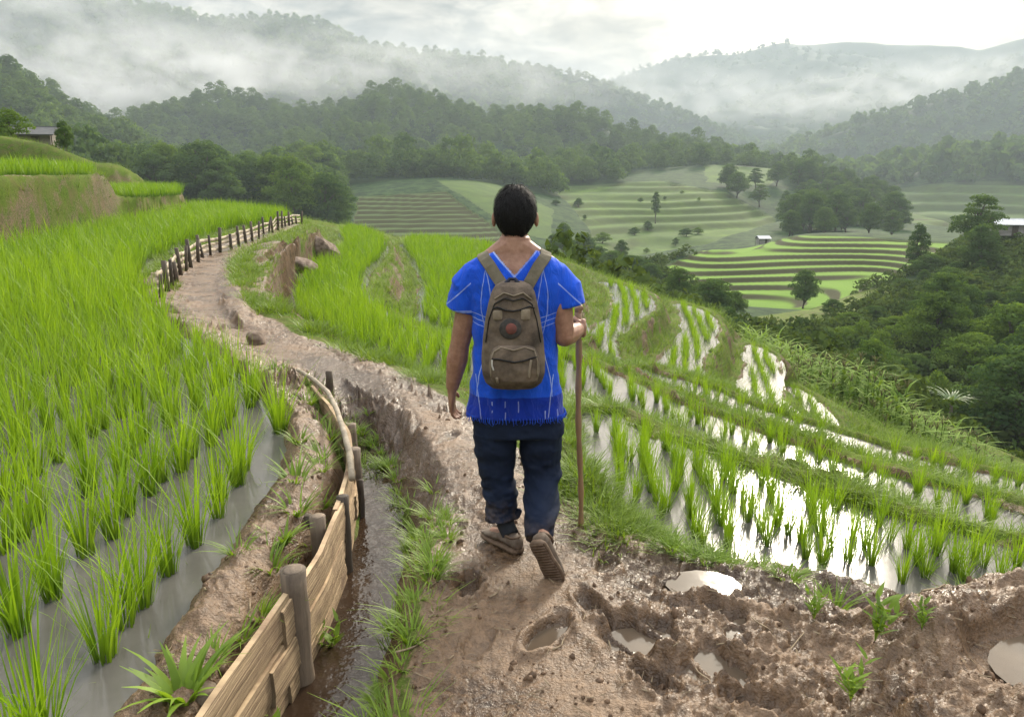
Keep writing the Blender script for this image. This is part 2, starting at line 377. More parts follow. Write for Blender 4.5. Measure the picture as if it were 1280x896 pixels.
def ground(x, y, full=False):
    x = np.asarray(x, float); y = np.asarray(y, float); r = np.hypot(x, y)
    z = np.zeros(x.shape); dpad = np.full(x.shape, 99.); inpad = np.full(x.shape, -1, int); dpa = np.full(x.shape, 99.); dout = np.full(x.shape, 99.)
    hill = np.full(x.shape, -1, int)
    nm = r < 62
    if nm.any():
        a, b, c, d = near_eval(x[nm], y[nm])
        do, _ = dline(x[nm], y[nm], UEDGE, True); do = np.where(inside(x[nm], y[nm], UEDGE), -do, do)
        z[nm] = a; dpad[nm] = b; inpad[nm] = c; dpa[nm] = d; dout[nm] = do
    fm = (dout > 0)
    if fm.any():
        fz, w = far_eval(x[fm], y[fm]); t = sstep(0, 1, dout[fm]/(2.5+r[fm]*.22))
        z[fm] = z[fm]*(1-t)+fz*t if nm.any() else fz
        hill[fm] = w
    # the stepped fields are cut into benches
    if (r > 75).any():
        P = np.stack([x, y, z], -1); fmk = field_masks(P)
        for k, st in (('terraces', .8), ('round', .55), ('rows', 1.7), ('far', 4.5)):
            m = fmk[k]
            if m.any():
                wv = z[m]+.35*st*fbm(x[m]*.03, y[m]*.03, 2, 8); q = np.floor(wv/st); f = wv/st-q
                z[m] += (q+sstep(.55, 1., f))*st-wv
    else: fmk = None
    return (z, dpad, inpad, dpa, dout, hill) if full else z

AZ = np.radians(np.concatenate([np.linspace(-180, -62, 40), np.linspace(-61, -41, 60), np.linspace(-40.6, 40.6, 800), np.linspace(41, 61, 60), np.linspace(62, 180, 40)[:-1]]))
RR = np.concatenate([np.geomspace(.12, 1.1, 30)[:-1], np.geomspace(1.1, 8, 430)[:-1], np.geomspace(8, 62, 400)[:-1], np.geomspace(62, 140, 230)])
RF = np.concatenate([np.geomspace(140, 600, 260)[:-1], np.geomspace(600, 3400, 200)])
gA, gR = np.meshgrid(AZ, RR); GX, GY = gR*np.sin(gA), gR*np.cos(gA)
GZ, DPAD, INPAD, DPATH, DOUT, HILL = ground(GX, GY, True)
# ---- mud, clods, footprints
wobp = .25*fbm(GX*1.1, GY*1.1, 3, 12)
MUD = sstep(1.25, .85, DPATH+wobp)
dm, _ = dline(GX, GY, LINES[7][:, :2]); dm2, _ = dline(GX, GY, LINES[1][:, :2]); dm3, _ = dline(GX, GY, LINES[8][:, :2]); dm4, _ = dline(GX, GY, LINES[10][:, :2]); dm5, _ = dline(GX, GY, LINES[9][:, :2])
MUD = np.maximum(MUD, sstep(.62, .4, np.minimum.reduce([dm, dm2-.15, dm3-.2, dm4-.2, dm5])+.4*wobp))
db, _ = dline(GX, GY, LINES[3][:, :2])
BUND = sstep(.30, .14, db+.5*wobp)*(gR < 14)
dd, _ = dline(GX, GY, DITCH)
DIT = sstep(.24, .1, dd)
DRY = np.maximum(MUD, BUND)
ok = (INPAD < 0) & (gR < 30)
rough = fbm(GX*3.2, GY*3.2, 5, 21, .55)*.035+(np.abs(fbm(GX*7, GY*7, 5, 25, .62))-.2)*.06+.016*np.clip(fbm(GX*26, GY*26, 3, 27, .6), -.1, 1)
smoothpath = sstep(.55, .15, DPATH+.4*fbm(GX*1.7, GY*1.7, 3, 9))*.55
churn = sstep(.1, .9, GX)*sstep(4.6, 2.6, GY)      # the trampled stretch right of the walker
rel = rough*(DRY*(.75-smoothpath)+churn*.6*MUD)+.02*fbm(GX*6, GY*6, 4, 28)*(1-DRY)
GZ = GZ+np.where(ok, rel, 0)*np.clip(DPAD/.1, 0, 1)
FOOT = [(880, 722, 70, .20, .10, .05), (800, 790, 70, .18, .12, .05), (955, 790, 60, .18, .14, .035), (685, 790, 35, .13, .055, .05), (790, 785, -38, .16, .06, .07), (740, 755, -20, .13, .05, .05), (585, 735, 20, .1, .07, .07), (905, 830, -25, .13, .07, .05), (870, 715, 10, .14, .06, .04), (1055, 790, -30, .12, .06, .05), (820, 850, -35, .14, .055, .05), (950, 880, -60, .14, .06, .05), (905, 760, -50, .1, .05, .05), (760, 700, 15, .11, .05, .03), (600, 800, 15, .12, .05, .025), (590, 620, 20, .12, .05, .025), (560, 545, 30, .13, .05, .025)]
FQ = fbm(GX*9, GY*9, 4, 64, .6); FQ2 = fbm(GX*16, GY*16, 3, 65)
for px, py, rot, a, b, dep in FOOT:
    c = onz(px, py, 0); th = math.radians(rot); dx, dy = GX-c[0], GY-c[1]
    u = dx*math.sin(th)+dy*math.cos(th); v = dx*math.cos(th)-dy*math.sin(th)
    q = np.sqrt((u/a)**2+(v/b)**2)+.28*FQ
    GZ = GZ-.75*dep*sstep(1.12, .75, q)*(1+.5*FQ2)+dep*.28*np.exp(-((q-1.3)/.2)**2)*(1+1.2*FQ2)
# eroded earth faces of the terrace banks
gzr = np.gradient(GZ, axis=0)/np.maximum(np.gradient(gR, axis=0), 1e-6); gza = np.gradient(GZ, axis=1)/np.maximum(np.gradient(gA, axis=1)*gR, 1e-6)
SLOPE = np.hypot(gzr, gza)
bankn = fbm(GX*.9, GY*.9, 4, 33)
SOIL = sstep(.5, 1.0, SLOPE+.35*bankn)*sstep(-.25, .3, fbm(GX*.8+GZ*1.3, GY*.8-GZ*1.9, 5, 36, .65)-.02+.14*(GX < 0))*(gR < 48)*(DOUT < 2)*np.where(GX < -7, .55, .85)
_fb = np.array([onz(352, 325, -.3), onz(356, 350, -.35), onz(362, 385, -.35), onz(378, 412, -.35)]); _d, _ = dline(GX, GY, _fb[:, :2]); SOIL = np.maximum(SOIL, sstep(.75, .35, _d+.3*bankn)*(.45+.55*sstep(-.3, .2, fbm(GX*2+GZ*2, GY*2-GZ*3, 4, 39))))
SOIL = np.maximum(SOIL, .75*np.exp(-((DPAD-.05)/.06)**2)*(gR < 22)*(INPAD < 0)*sstep(-.5, .1, bankn))
BANK = SOIL*(gR > 6.5)*sstep(.2, .5, SLOPE)
SOIL = np.maximum(SOIL, DRY)
face = sstep(.4, .9, SLOPE)*(gR > 5)*(gR < 48)*(DOUT < 3)
GZ += face*(.14*fbm(GX*1.6+GZ*2, GY*1.6-GZ*2.6, 4, 44)+.07*fbm(GX*6+GZ*5, GY*6-GZ*7, 3, 45))
P3 = np.stack([GX, GY, GZ], -1); FM = field_masks(P3)
fieldm = np.zeros(GX.shape)
for k, v in (('terraces', .55), ('rows', .8), ('meadow', .7), ('knoll', .85), ('far', .8), ('round', 1.0)): fieldm = np.where(FM[k], v, fieldm)
fieldm = fieldm*np.where(SLOPE > .42, .25, 1)
forest = ((gR > 62) & (fieldm == 0) & ~FM['scrub'] & (SLOPE < 9) & ~(FM['round'] | FM['terraces'] | FM['rows'])).astype(float)
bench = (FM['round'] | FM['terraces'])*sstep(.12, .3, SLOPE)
WET = np.clip(DIT+MUD*sstep(.0, -.03, GZ-.0)+.0, 0, 1)
def ground_mat():
    m = NT('earth_and_grass'); c = m.attr('mask', False); c2 = m.attr('mask2', False)
    s = m.n('ShaderNodeSeparateColor', Color=c); s2 = m.n('ShaderNodeSeparateColor', Color=c2)
    soil, field, forest = s.outputs; wet, bench, dark = s2.outputs
    p = m.pos()
    n1 = m.noise(2.6, 6, p, .6); n2 = m.noise(23, 5, p, .65); n3 = m.noise(.5, 5, p); n4 = m.noise(90, 3, p)
    mud = m.mix(m.ramp(n2, (.35, 0.0), (.68, 1.0)), (.045, .025, .013), (.172, .102, .053))
    mud = m.mix(m.ramp(n1, (.35, 0.0), (.65, 1.0)), mud, m.mix(.5, mud, (.27, .18, .11)))
    mud = m.mix(m.ramp(n4, (.3, .35), (.5, 0.0)), mud, (.06, .04, .025))
    mud = m.mix(m.math('MULTIPLY', wet, .6), mud, (.05, .034, .024))
    mud = m.mix(m.math('MULTIPLY', dark, .95), mud, m.mix(m.ramp(m.math('ADD', m.math('MULTIPLY', m.noise(3.5, 6, p, .7), .6), m.math('MULTIPLY', m.noise(17, 5, p, .7), .4)), (.38, 0.0), (.6, 1.0)), (.026, .021, .010), (.115, .072, .04)))
    grass = m.mix(m.ramp(n2, (.3, 0.0), (.7, 1.0)), (.035, .06, .010), (.10, .155, .02))
    grass = m.mix(m.ramp(n1, (.42, 0.0), (.72, 1.0)), grass, (.115, .095, .045))
    grass = m.mix(m.ramp(n3, (.4, 0.0), (.7, .5)), grass, (.12, .17, .025))
    fld = m.mix(m.ramp(m.noise(.16, 6, p, .65), (.35, 0.0), (.65, 1.0)), (.045, .085, .02), (.12, .20, .03))
    fld = m.mix(m.ramp(n3, (.35, 0.0), (.7, .6)), fld, (.075, .10, .035))
    fld = m.mix(m.ramp(m.noise(.055, 3, p, .5, 1.0), (.46, 0.0), (.5, .45)), fld, (.05, .085, .025))
    fst = m.mix(m.ramp(m.noise(.35, 6, p, .7), (.4, 0.0), (.62, 1.0)), (.012, .03, .012), (.045, .08, .024))
    col = m.mix(forest, grass, fst)
    col = m.mix(m.map(field, 0, .3), col, m.mix(m.map(field, .3, .9), (.075, .105, .04), fld))
    col = m.mix(m.map(field, .9, 1.0), col, m.mix(m.noise(.2, 5, p), (.085, .165, .018), (.145, .25, .03)))
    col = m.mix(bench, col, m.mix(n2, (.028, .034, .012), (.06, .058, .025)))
    e = m.math('ADD', soil, m.math('MULTIPLY', m.math('SUBTRACT', n2, .5), .9))
    col = m.mix(m.ramp(e, (.4, 0.0), (.62, 1.0)), col, mud)
    ro = m.mix(m.ramp(e, (.4, 0.0), (.62, 1.0)), (.85, .85, .85), m.ramp(n1, (.42, .22), (.64, .6)))
    ro = m.mix(wet, ro, (.22, .22, .22)); ro = m.mix(dark, ro, (.92, .92, .92))
    h = m.math('ADD', m.math('MULTIPLY', n2, .7), m.math('MULTIPLY', n4, .3))
    b = m.bsdf(Base__Color=col, Roughness=ro, Normal=m.bump(h, .9, .03))
    m.put(b.inputs['Specular IOR Level'], m.math('MULTIPLY', m.ramp(e, (.4, .04), (.62, .36)), m.math('SUBTRACT', 1.0, m.math('MULTIPLY', dark, .9))))
    return m.m
M_GROUND = ground_mat()
vis = lambda a: a.ravel()
o = mk('ground', np.stack([GX, GY, GZ], -1), gridfaces(*GX.shape, True), M_GROUND, attrs={'mask': np.stack([vis(SOIL), vis(fieldm), vis(forest)], -1), 'mask2': np.stack([vis(WET), vis(bench), vis(np.clip(BANK, 0, 1))], -1)})
meta(o, 'muddy footpath, grassy banks and terraced ground', kind='structure')
fA, fR = np.meshgrid(AZ, RF); FX, FY = fR*np.sin(fA), fR*np.cos(fA)
FZ, _, _, _, _, FH = ground(FX, FY, True)
FZ[0] = GZ[-1]
FM2 = field_masks(np.stack([FX, FY, FZ], -1))
ff = np.zeros(FX.shape)
for k, v in (('terraces', .45), ('rows', .75), ('meadow', .6), ('knoll', .8), ('far', .7)): ff = np.where(FM2[k] & (FH < 0), v, ff)
sl2 = np.hypot(np.gradient(FZ, axis=0)/np.gradient(fR, axis=0), np.gradient(FZ, axis=1)/(np.gradient(fA, axis=1)*fR))
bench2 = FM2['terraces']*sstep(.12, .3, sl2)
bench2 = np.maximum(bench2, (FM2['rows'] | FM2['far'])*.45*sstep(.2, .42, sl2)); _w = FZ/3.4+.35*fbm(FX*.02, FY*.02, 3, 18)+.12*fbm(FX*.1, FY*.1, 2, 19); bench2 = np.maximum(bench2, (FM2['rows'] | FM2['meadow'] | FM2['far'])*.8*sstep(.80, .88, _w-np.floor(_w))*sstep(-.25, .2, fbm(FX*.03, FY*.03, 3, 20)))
fo2 = ((ff == 0) & (fR > 110)).astype(float)
o = mk('hills', np.stack([FX, FY, FZ], -1), gridfaces(*FX.shape, True), M_GROUND, attrs={'mask': np.stack([vis(ff*0), vis(ff), vis(fo2)], -1), 'mask2': np.stack([vis(ff*0), vis(bench2), vis(ff*0)], -1)})
meta(o, 'forested hills and mountains around the valley', kind='structure')
# quick height lookup on the finished sheet
def zat(x, y):
    x = np.asarray(x, float); y = np.asarray(y, float); r = np.hypot(x, y); a = np.arctan2(x, y)
    def look(Rg, Zg):
        i = np.clip(np.searchsorted(Rg, r)-1, 0, len(Rg)-2); j = np.clip(np.searchsorted(AZ, a)-1, 0, len(AZ)-2)
        u = np.clip((r-Rg[i])/(Rg[i+1]-Rg[i]), 0, 1); v = np.clip((a-AZ[j])/(AZ[j+1]-AZ[j]), 0, 1)
        return (Zg[i, j]*(1-u)+Zg[i+1, j]*u)*(1-v)+(Zg[i, j+1]*(1-u)+Zg[i+1, j+1]*u)*v
    return np.where(r < 140, look(RR, GZ), look(RF, FZ))
def nearmask(A, x, y):
    r = np.hypot(x, y); a = np.arctan2(x, y)
    i = np.clip(np.searchsorted(RR, r)-1, 0, len(RR)-2); j = np.clip(np.searchsorted(AZ, a)-1, 0, len(AZ)-2)
    return A[i, j]
# ---- water
def water_mat(name, col, rough=.03, bump=.02, sc=6):
    m = NT(name); p = m.pos()
    n = m.noise(sc, 3, p); n2 = m.noise(1.4, 5, p, .65)
    b = m.bsdf(Base__Color=m.mix(m.ramp(n2, (.35, 0.0), (.65, 1.0)), col, tuple(np.array(col)*.6)), Roughness=rough, Normal=m.bump(n, bump, .05))
    b.inputs['IOR'].default_value = 1.33; return m.m
M_WATER = water_mat('paddy_water', (.125, .118, .105), .13); M_PUDDLE = water_mat('puddle_water', (.115, .085, .058), .08); M_DITCH = water_mat('ditch_water', (.045, .028, .017), .03, .22, 11)
def water(name, P, z, mat, grow=.3):
    c = P.mean(0); A = np.roll(P, 1, 0); B = np.roll(P, -1, 0); t = B-A; n = np.stack([t[:, 1], -t[:, 0]], -1); n /= np.linalg.norm(n, axis=1)[:, None]+1e-9
    area = .5*np.sum(P[:, 0]*np.roll(P[:, 1], -1)-np.roll(P[:, 0], -1)*P[:, 1])
    Q = P+n*(grow if area > 0 else -grow)
    from mathutils.geometry import tessellate_polygon
    tri = tessellate_polygon([[Vector((*q, 0)) for q in Q]])
    o = mk(name, np.c_[Q, np.full(len(Q), z)], np.array(tri), mat, smooth=False)
    for p in o.data.polygons:
        pass
    return meta(o, kind='structure')
for n, z, P in PADDY:
    if n in ('upper', 'shelf'): continue
    water('paddy_water' if n != 'puddle' else 'puddle_water', P, z-(.03 if n == 'puddle' else 0), M_PUDDLE if n == 'puddle' else M_WATER, {'left': .2, 'puddle': .02}.get(n, .16))
t = np.gradient(DITCH, axis=0); t /= np.linalg.norm(t, axis=1)[:, None]; nn = np.stack([-t[:, 1], t[:, 0]], -1)
water('ditch_water', np.concatenate([(DITCH+nn*.2)[:-3], (DITCH-nn*.2)[:-3][::-1]]), -.275, M_DITCH, 0)
for px, py, w, h, z in ((685, 790, .22, .3, -.028), (880, 722, .34, .26, -.036), (905, 830, .35, .3, -.022), (800, 790, .3, .2, -.045), (955, 790, .3, .3, -.03)):
    c = onz(px, py, 0); th = np.arange(12)/12*2*math.pi
    water('puddle_water', np.c_[c[0]+w*.5*np.cos(th), c[1]+h*.5*np.sin(th)], z, M_PUDDLE, 0)
# ================= young rice =================
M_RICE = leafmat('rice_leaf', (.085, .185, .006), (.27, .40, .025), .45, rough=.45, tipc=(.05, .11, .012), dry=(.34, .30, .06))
def clump_arrays(n, hmin, hmax, wd, nseg, rng, spread=.035, lean=(.02, .22), curl=(.0, .42)):
    a = rng.random(n)*6.283; r = spread*np.sqrt(rng.random(n))
    P = np.stack([r*np.cos(a), r*np.sin(a), np.full(n, -.06)], -1)
    H = rng.uniform(hmin, hmax, n)+.06
    az = a+rng.normal(0, .7, n)
    return bl_arr(P, H, rng.uniform(.7, 1.2, n)*wd, az, rng.uniform(*lean, n), rng.uniform(*curl, n)*(rng.random(n) < .75), nseg, rng.random(n))
def merged(name, pos, variants, rng, mat, smin=.8, smax=1.2, lab=None, hz=None):
    VV, QQ, TT, GG = [], [], [], []; nv = 0
    pick = rng.integers(0, len(variants), len(pos)); rot = rng.random(len(pos))*6.283; sc = rng.uniform(smin, smax, len(pos)); sc = sc if lab is None else sc*lab; tin = rng.normal(0, .13, len(pos))
    for k, (V, Q, T, G) in enumerate(variants):
        i = np.where(pick == k)[0]
        if not len(i): continue
        c, s = np.cos(rot[i]), np.sin(rot[i])
        x = (V[None, :, 0]*c[:, None]-V[None, :, 1]*s[:, None])*sc[i][:, None]; y = (V[None, :, 0]*s[:, None]+V[None, :, 1]*c[:, None])*sc[i][:, None]
        z = V[None, :, 2]*sc[i][:, None]
        X = np.stack([x, y, z], -1)+pos[i][:, None, :]
        VV.append(X.reshape(-1, 3)); QQ.append((Q[None]+(np.arange(len(i))*len(V))[:, None, None]).reshape(-1, 4)+nv); nv += len(i)*len(V)
        TT.append(np.clip(T[None, :]*.6+.2+tin[i][:, None], 0, 1).ravel()); GG.append(np.tile(G, len(i)))
    return mk(name, np.concatenate(VV), np.concatenate(QQ), mat, attrs={'tint': np.concatenate(TT), 'hgt': np.concatenate(GG)})
rg = np.random.default_rng(5)
NEARV = [clump_arrays(int(rg.integers(34, 58)), .22, .50, .0085, 4, rg, .028) for _ in range(9)]
MIDV = [clump_arrays(30, .26, .50, .011, 3, rg, .04) for _ in range(8)]
FARV = [clump_arrays(14, .28, .50, .022, 2, rg, .06, (.05, .4)) for _ in range(8)]
SPACE = {'left': (.40, .20), 'bend': (.24, .175), 'middle': (.25, .18), 'near': (.185, .14), 'strip': (.19, .14), 'lobe': (.27, .12), 'upper': (.32, .26), 'shelf': (.32, .26)}
rice = []
for k, (n, z, P) in enumerate(PADDY):
    if n == 'puddle': continue
    lo, hi = P.min(0), P.max(0); c = (lo+hi)/2; L = np.hypot(*(hi-lo))/2+.5
    cc = P[(P[:, 1] > 0)].mean(0); ang = math.atan2(cc[0], cc[1])*(.8 if n in ('lobe', 'middle') else .25)+(0 if n != 'left' else .06)
    sx, sy = SPACE[n]
    u, v = np.meshgrid(np.arange(-L, L, sx), np.arange(-L, L, sy)); u = u.ravel(); v = v.ravel()
    u = u+rg.normal(0, .028, u.shape)+.10*np.sin(v*.5+k); v = v+rg.normal(0, .035, v.shape)
    x = c[0]+u*math.cos(ang)+v*math.sin(ang); y = c[1]-u*math.sin(ang)+v*math.cos(ang)
    m = (x > lo[0]) & (x < hi[0]) & (y > lo[1]) & (y < hi[1]); x, y = x[m], y[m]
    m = inside(x, y, P)
    if n == 'left': m |= dline(x, y, P, True)[0] < .09
    x, y = x[m], y[m]
    px, py, dep = project(np.stack([x, y, np.full(x.shape, z+.4)], -1))
    m = (dep > .5) & (px > -220) & (px < 1500) & (py < 1150); x, y = x[m], y[m]
    d, _ = dline(x, y, P, True); r = np.hypot(x, y)
    m = d > (.10 if n != 'left' else 0)
    if n == 'left':                                 # open water at the inner corner, as in the photograph
        ppx, ppy, _ = project(np.stack([x, y, np.full(x.shape, z)], -1))
        m &= ~inside(ppx, ppy, np.array([(322, 500), (345, 520), (350, 590), (300, 655), (290, 640), (312, 570)], float))
        m &= rg.random(len(x)) > sstep(6, 3, r)*.22
    if n in ('lobe', 'strip', 'near'): m &= rg.random(len(x)) > .05
    x, y = x[m], y[m]
    rice += [(a, b, z, k) for a, b in zip(x, y)]
rice = np.array(rice)
rr = np.hypot(rice[:, 0], rice[:, 1]); order = np.argsort(rr)
rice = rice[order]; rr = rr[order]
px, py, dep = project(np.stack([rice[:, 0], rice[:, 1], rice[:, 2]+.25], -1))
seen = (px > -15) & (px < 1295) & (py < 930)
own = np.zeros(len(rice), bool); own[np.where(seen)[0][:300]] = True
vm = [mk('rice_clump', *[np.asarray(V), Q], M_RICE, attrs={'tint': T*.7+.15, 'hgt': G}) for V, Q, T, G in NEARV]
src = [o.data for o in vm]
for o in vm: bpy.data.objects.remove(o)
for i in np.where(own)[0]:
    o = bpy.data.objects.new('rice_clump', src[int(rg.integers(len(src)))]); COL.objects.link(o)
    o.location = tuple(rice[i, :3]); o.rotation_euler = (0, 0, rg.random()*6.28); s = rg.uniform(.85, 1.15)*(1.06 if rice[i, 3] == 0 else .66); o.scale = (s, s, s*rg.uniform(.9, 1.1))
    n = PADDY[int(rice[i, 3])][0]
    if n == 'left':
        if rr[i] < 3.2: l, g = 'tall rice clump standing in the wide muddy water left of the mud dyke', 'nearest rice clumps in the wide left paddy'
        else: l, g = 'rice clump farther along the rows of the wide left paddy', 'further rice clumps in the wide left paddy'
    elif n == 'near': l, g = 'rice clump in the bright narrow paddy just below the muddy path', 'rice clumps in the narrow paddy beside the path'
    elif n == 'bend': l, g = 'rice clump in the long curved paddy below the first right-hand bund', 'rice clumps in the long curved paddy'
    else: l, g = 'rice clump in the thin lower water strip down the slope', 'rice clumps in the lowest near strip'
    meta(o, l, 'rice', g)
rest = ~own; _sx = project(rice[:, :3])[0]; small = ((rice[:, 3] > 3) & (rice[:, 3] != 5)) | ((rice[:, 3] == 3) & (_sx > 715)) 
for lo, hi, var in ((0, 8, NEARV), (8, 15, MIDV), (15, 99, FARV)):
    for sm, (s0, s1) in ((False, (.8, 1.15)), (True, (.5, .72))):
      m = rest & (rr >= lo) & (rr < hi) & (small == sm)
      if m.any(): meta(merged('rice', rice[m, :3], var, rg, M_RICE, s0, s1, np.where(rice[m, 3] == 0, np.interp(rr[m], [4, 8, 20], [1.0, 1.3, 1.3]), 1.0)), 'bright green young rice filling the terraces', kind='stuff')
# ================= grass on banks, bunds and verges =================
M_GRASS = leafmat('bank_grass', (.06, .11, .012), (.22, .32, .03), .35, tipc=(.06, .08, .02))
GN = [clump_arrays(20, .03, .085, .008, 3, rg, .06, (.2, 1.1), (.2, .9)) for _ in range(8)]
GM = [clump_arrays(14, .04, .12, .013, 2, rg, .09, (.2, 1.0), (.1, .8)) for _ in range(6)]
GF = [clump_arrays(9, .10, .26, .035, 1, rg, .18, (.2, 1.0), (.1, .8)) for _ in range(6)]
def scatter_grass(n, r0, r1, a0, a1, fn, name, var, smin=.6, smax=1.3):
    r = np.exp(rg.uniform(math.log(r0), math.log(r1), n)); a = np.radians(rg.uniform(a0, a1, n)); x, y = r*np.sin(a), r*np.cos(a)
    m = fn(x, y, r); x, y = x[m], y[m]
    return meta(merged(name, np.stack([x, y, zat(x, y)], -1), var, rg, M_GRASS, smin, smax), 'short grass and weeds on the banks', kind='stuff')
def gdens(x, y, r):
    s = nearmask(SOIL, x, y); inp = nearmask(INPAD, x, y); dp = nearmask(DPAD, x, y); do = nearmask(DOUT, x, y)
    pn = fbm(x*1.5, y*1.5, 3, 61)
    d = (1-s)**1.2*np.where((x < .2) & (x > -1.1) & (r < 6), .32, 1.)*(.04+.55*(x > .25)+.9*sstep(0, .3, pn)+.5*(r > 10))*(dp > .02)*(inp < 0)*(do < 3)
    dit = nearmask(DIT, x, y)
    d = d*np.where((x > .9) & (dp < .45), .45, 1.0)
    return rg.random(len(x)) < d*(1-dit)
scatter_grass(46000, 1.2, 7, -42, 42, gdens, 'grass', GN)
scatter_grass(30000, 7, 16, -42, 42, gdens, 'grass', GM, .7, 1.2)
scatter_grass(26000, 16, 48, -42, 42, gdens, 'grass', GF, .6, 1.0)
# ================= trees =================
M_BARK = NT('bark'); _b = M_BARK.bsdf(Base__Color=M_BARK.mix(M_BARK.noise(9, 5, M_BARK.obj()), (.05, .04, .03), (.16, .13, .10)), Roughness=.9); M_BARK = M_BARK.m
M_LEAF = leafmat('tree_leaves', (.034, .074, .028), (.12, .185, .058), .45, spec=0.0)
M_LEAF2 = leafmat('light_leaves', (.06, .115, .022), (.17, .25, .05), .42, spec=0.0)
M_FERN = leafmat("frond", (.08, .14, .05), (.24, .32, .15), .3)
rt = np.random.default_rng(21)
def crown_arr(n, w, h, nl, leaf, rng, bottom=.22, shell=.75, layered=0.0):
    """leaf sprays on the shells of many lobes; unit: crown height h, width w, base at z=bottom*h"""
    hc = h*(1-bottom); lob = []
    for i in range(nl):
        t = (i+.5)/nl; zc = bottom*h+hc*(.12+.80*t)
        wr = w*.5*math.sin(math.pi*min(.98, .22+.72*t))**.8*(1-.25*t)
        a = i*2.4+rng.uniform(-.5, .5); q = rng.uniform(.45, .8) if i < nl-1 else 0.1
        lr = w*rng.uniform(.20, .30)*(1.15-.45*t)*(14/max(nl, 14))**.4
        lob.append((wr*q*math.cos(a), wr*q*math.sin(a), zc, lr, lr*rng.uniform(.55, .85)*(1-.45*layered)))
    lob = np.array(lob); k = rng.choice(nl, n, p=lob[:, 3]**2/np.sum(lob[:, 3]**2))
    u = rng.normal(size=(n, 3)); u /= np.linalg.norm(u, axis=1)[:, None]; u[:, 2] = np.where(u[:, 2] < -.25, -u[:, 2]*.6, u[:, 2])
    rad = rng.uniform(shell, 1.08, n)*(1+.18*np.sin(u[:, 0]*5+k)*np.cos(u[:, 1]*6+k*2))
    C = lob[k, :3]+u*np.stack([lob[k, 3]]*2+[lob[k, 4]], -1)*rad[:, None]
    nr = u+rng.normal(0, .55, (n, 3)); nr /= np.linalg.norm(nr, axis=1)[:, None]
    t1 = np.cross(nr, rng.normal(size=(n, 3))); t1 /= np.linalg.norm(t1, axis=1)[:, None]; t2 = np.cross(nr, t1)
    s = (leaf*rng.uniform(.6, 1.35, n))[:, None]
    V = np.stack([C-t1*s, C-t2*s*.55+nr*s*.15, C+t1*s, C+t2*s*.55+nr*s*.15], 1).reshape(-1, 3)
    Q = np.arange(n*4).reshape(n, 4)
    tint = np.clip(rng.random(n)*.5+rng.random(nl)[k]*.5, 0, 1)
    nm = u*.8+nr*.35+np.array([0, 0, .15]); nm /= np.linalg.norm(nm, axis=1)[:, None]
    return V, Q, np.repeat(tint, 4), np.repeat(nm, 4, 0), lob
def trunk_mesh(w, h, lob, rng, bottom=.22):
    mb = MB(); top = h*.72
    pts = [(.02*h*math.sin(i*1.3), .02*h*math.cos(i*1.7), top*i/6-.25*(i == 0)) for i in range(7)]
    r0 = .028*h
    mb.tube(pts, [r0*1.5]+[r0*(1-.75*i/6) for i in range(1, 7)], 8)
    for L in lob[::2]:
        z0 = max(bottom*h*.8, L[2]-.22*h); mb.tube([(0, 0, z0), (L[0]*.5, L[1]*.5, z0+(L[2]-z0)*.6), (L[0], L[1], L[2])], [r0*.5, r0*.35, r0*.12], 6)
    return mb
KINDS = {  # every kind of tree: width / height, lobes, leaf sprays, leaf size (for a 10 m tree), shape, leaf colour
 'broadleaf': [(8.5, 22, 9000, .17, .16, M_LEAF, 0), (7.5, 18, 8000, .17, .14, M_LEAF, 0), (9.5, 26, 9500, .17, .18, M_LEAF, .3), (7, 16, 7500, .17, .12, M_LEAF, 0)],
 'layered': [(7, 16, 7000, .16, .25, M_LEAF, .75), (6, 14, 6500, .16, .28, M_LEAF, .7)],
 'light': [(9, 20, 9000, .17, .14, M_LEAF2, .2), (8, 18, 8500, .17, .12, M_LEAF2, 0)],
 'bush': [(11, 12, 3500, .32, .04, M_LEAF2, 0), (10, 10, 3500, .32, .04, M_LEAF, 0), (12, 11, 3200, .32, .03, M_LEAF2, 0)]}
def minidist(x, y, dmin):
    g = {}; keep = []
    for i, (a, b) in enumerate(zip(x, y)):
        k = (int(a//dmin), int(b//dmin)); ok_ = True
        for u in (-1, 0, 1):
            for v in (-1, 0, 1):
                j = g.get((k[0]+u, k[1]+v))
                if j is not None and (x[j]-a)**2+(y[j]-b)**2 < dmin*dmin*.8: ok_ = False
        if ok_: g[k] = i; keep.append(i)
    return np.array(keep, int)
PROTO = {}
for kind, vs_ in KINDS.items():
    PROTO[kind] = []
    for (w, nl, n, leaf, bot, mat, lay) in vs_:
        V, Q, T, N, lob = crown_arr(n, w, 10, nl, leaf, rt, bot, layered=lay)
        PROTO[kind].append((mk('crown', V, Q, mat, attrs={'tint': T}, normals=N), trunk_mesh(w, 10, lob, rt, bot).build('trunk', M_BARK)))
PROTO_DATA = {k: [(c.data, t.data) for c, t in v] for k, v in PROTO.items()}
for v in PROTO.values():
    for c, t in v: bpy.data.objects.remove(c); bpy.data.objects.remove(t)
def plant_tree(kind, x, y, h, label, group=None, wide=1.0, name=None, cat='tree', var=None):
    z = float(zat(x, y)); c, t = PROTO_DATA[kind][int(rt.integers(len(PROTO_DATA[kind]))) if var is None else var]
    e = empty(name or ('bush' if kind == 'bush' else 'tree'), (x, y, z-.05*h*(kind != 'bush')), label, cat, group, rt.random()*6.28)
    s = h/10; e.scale = (s*wide, s*wide, s)
    for nm, d in (('crown', c), ('trunk', t)):
        o = bpy.data.objects.new(nm, d); COL.objects.link(o); o.parent = e
    return e
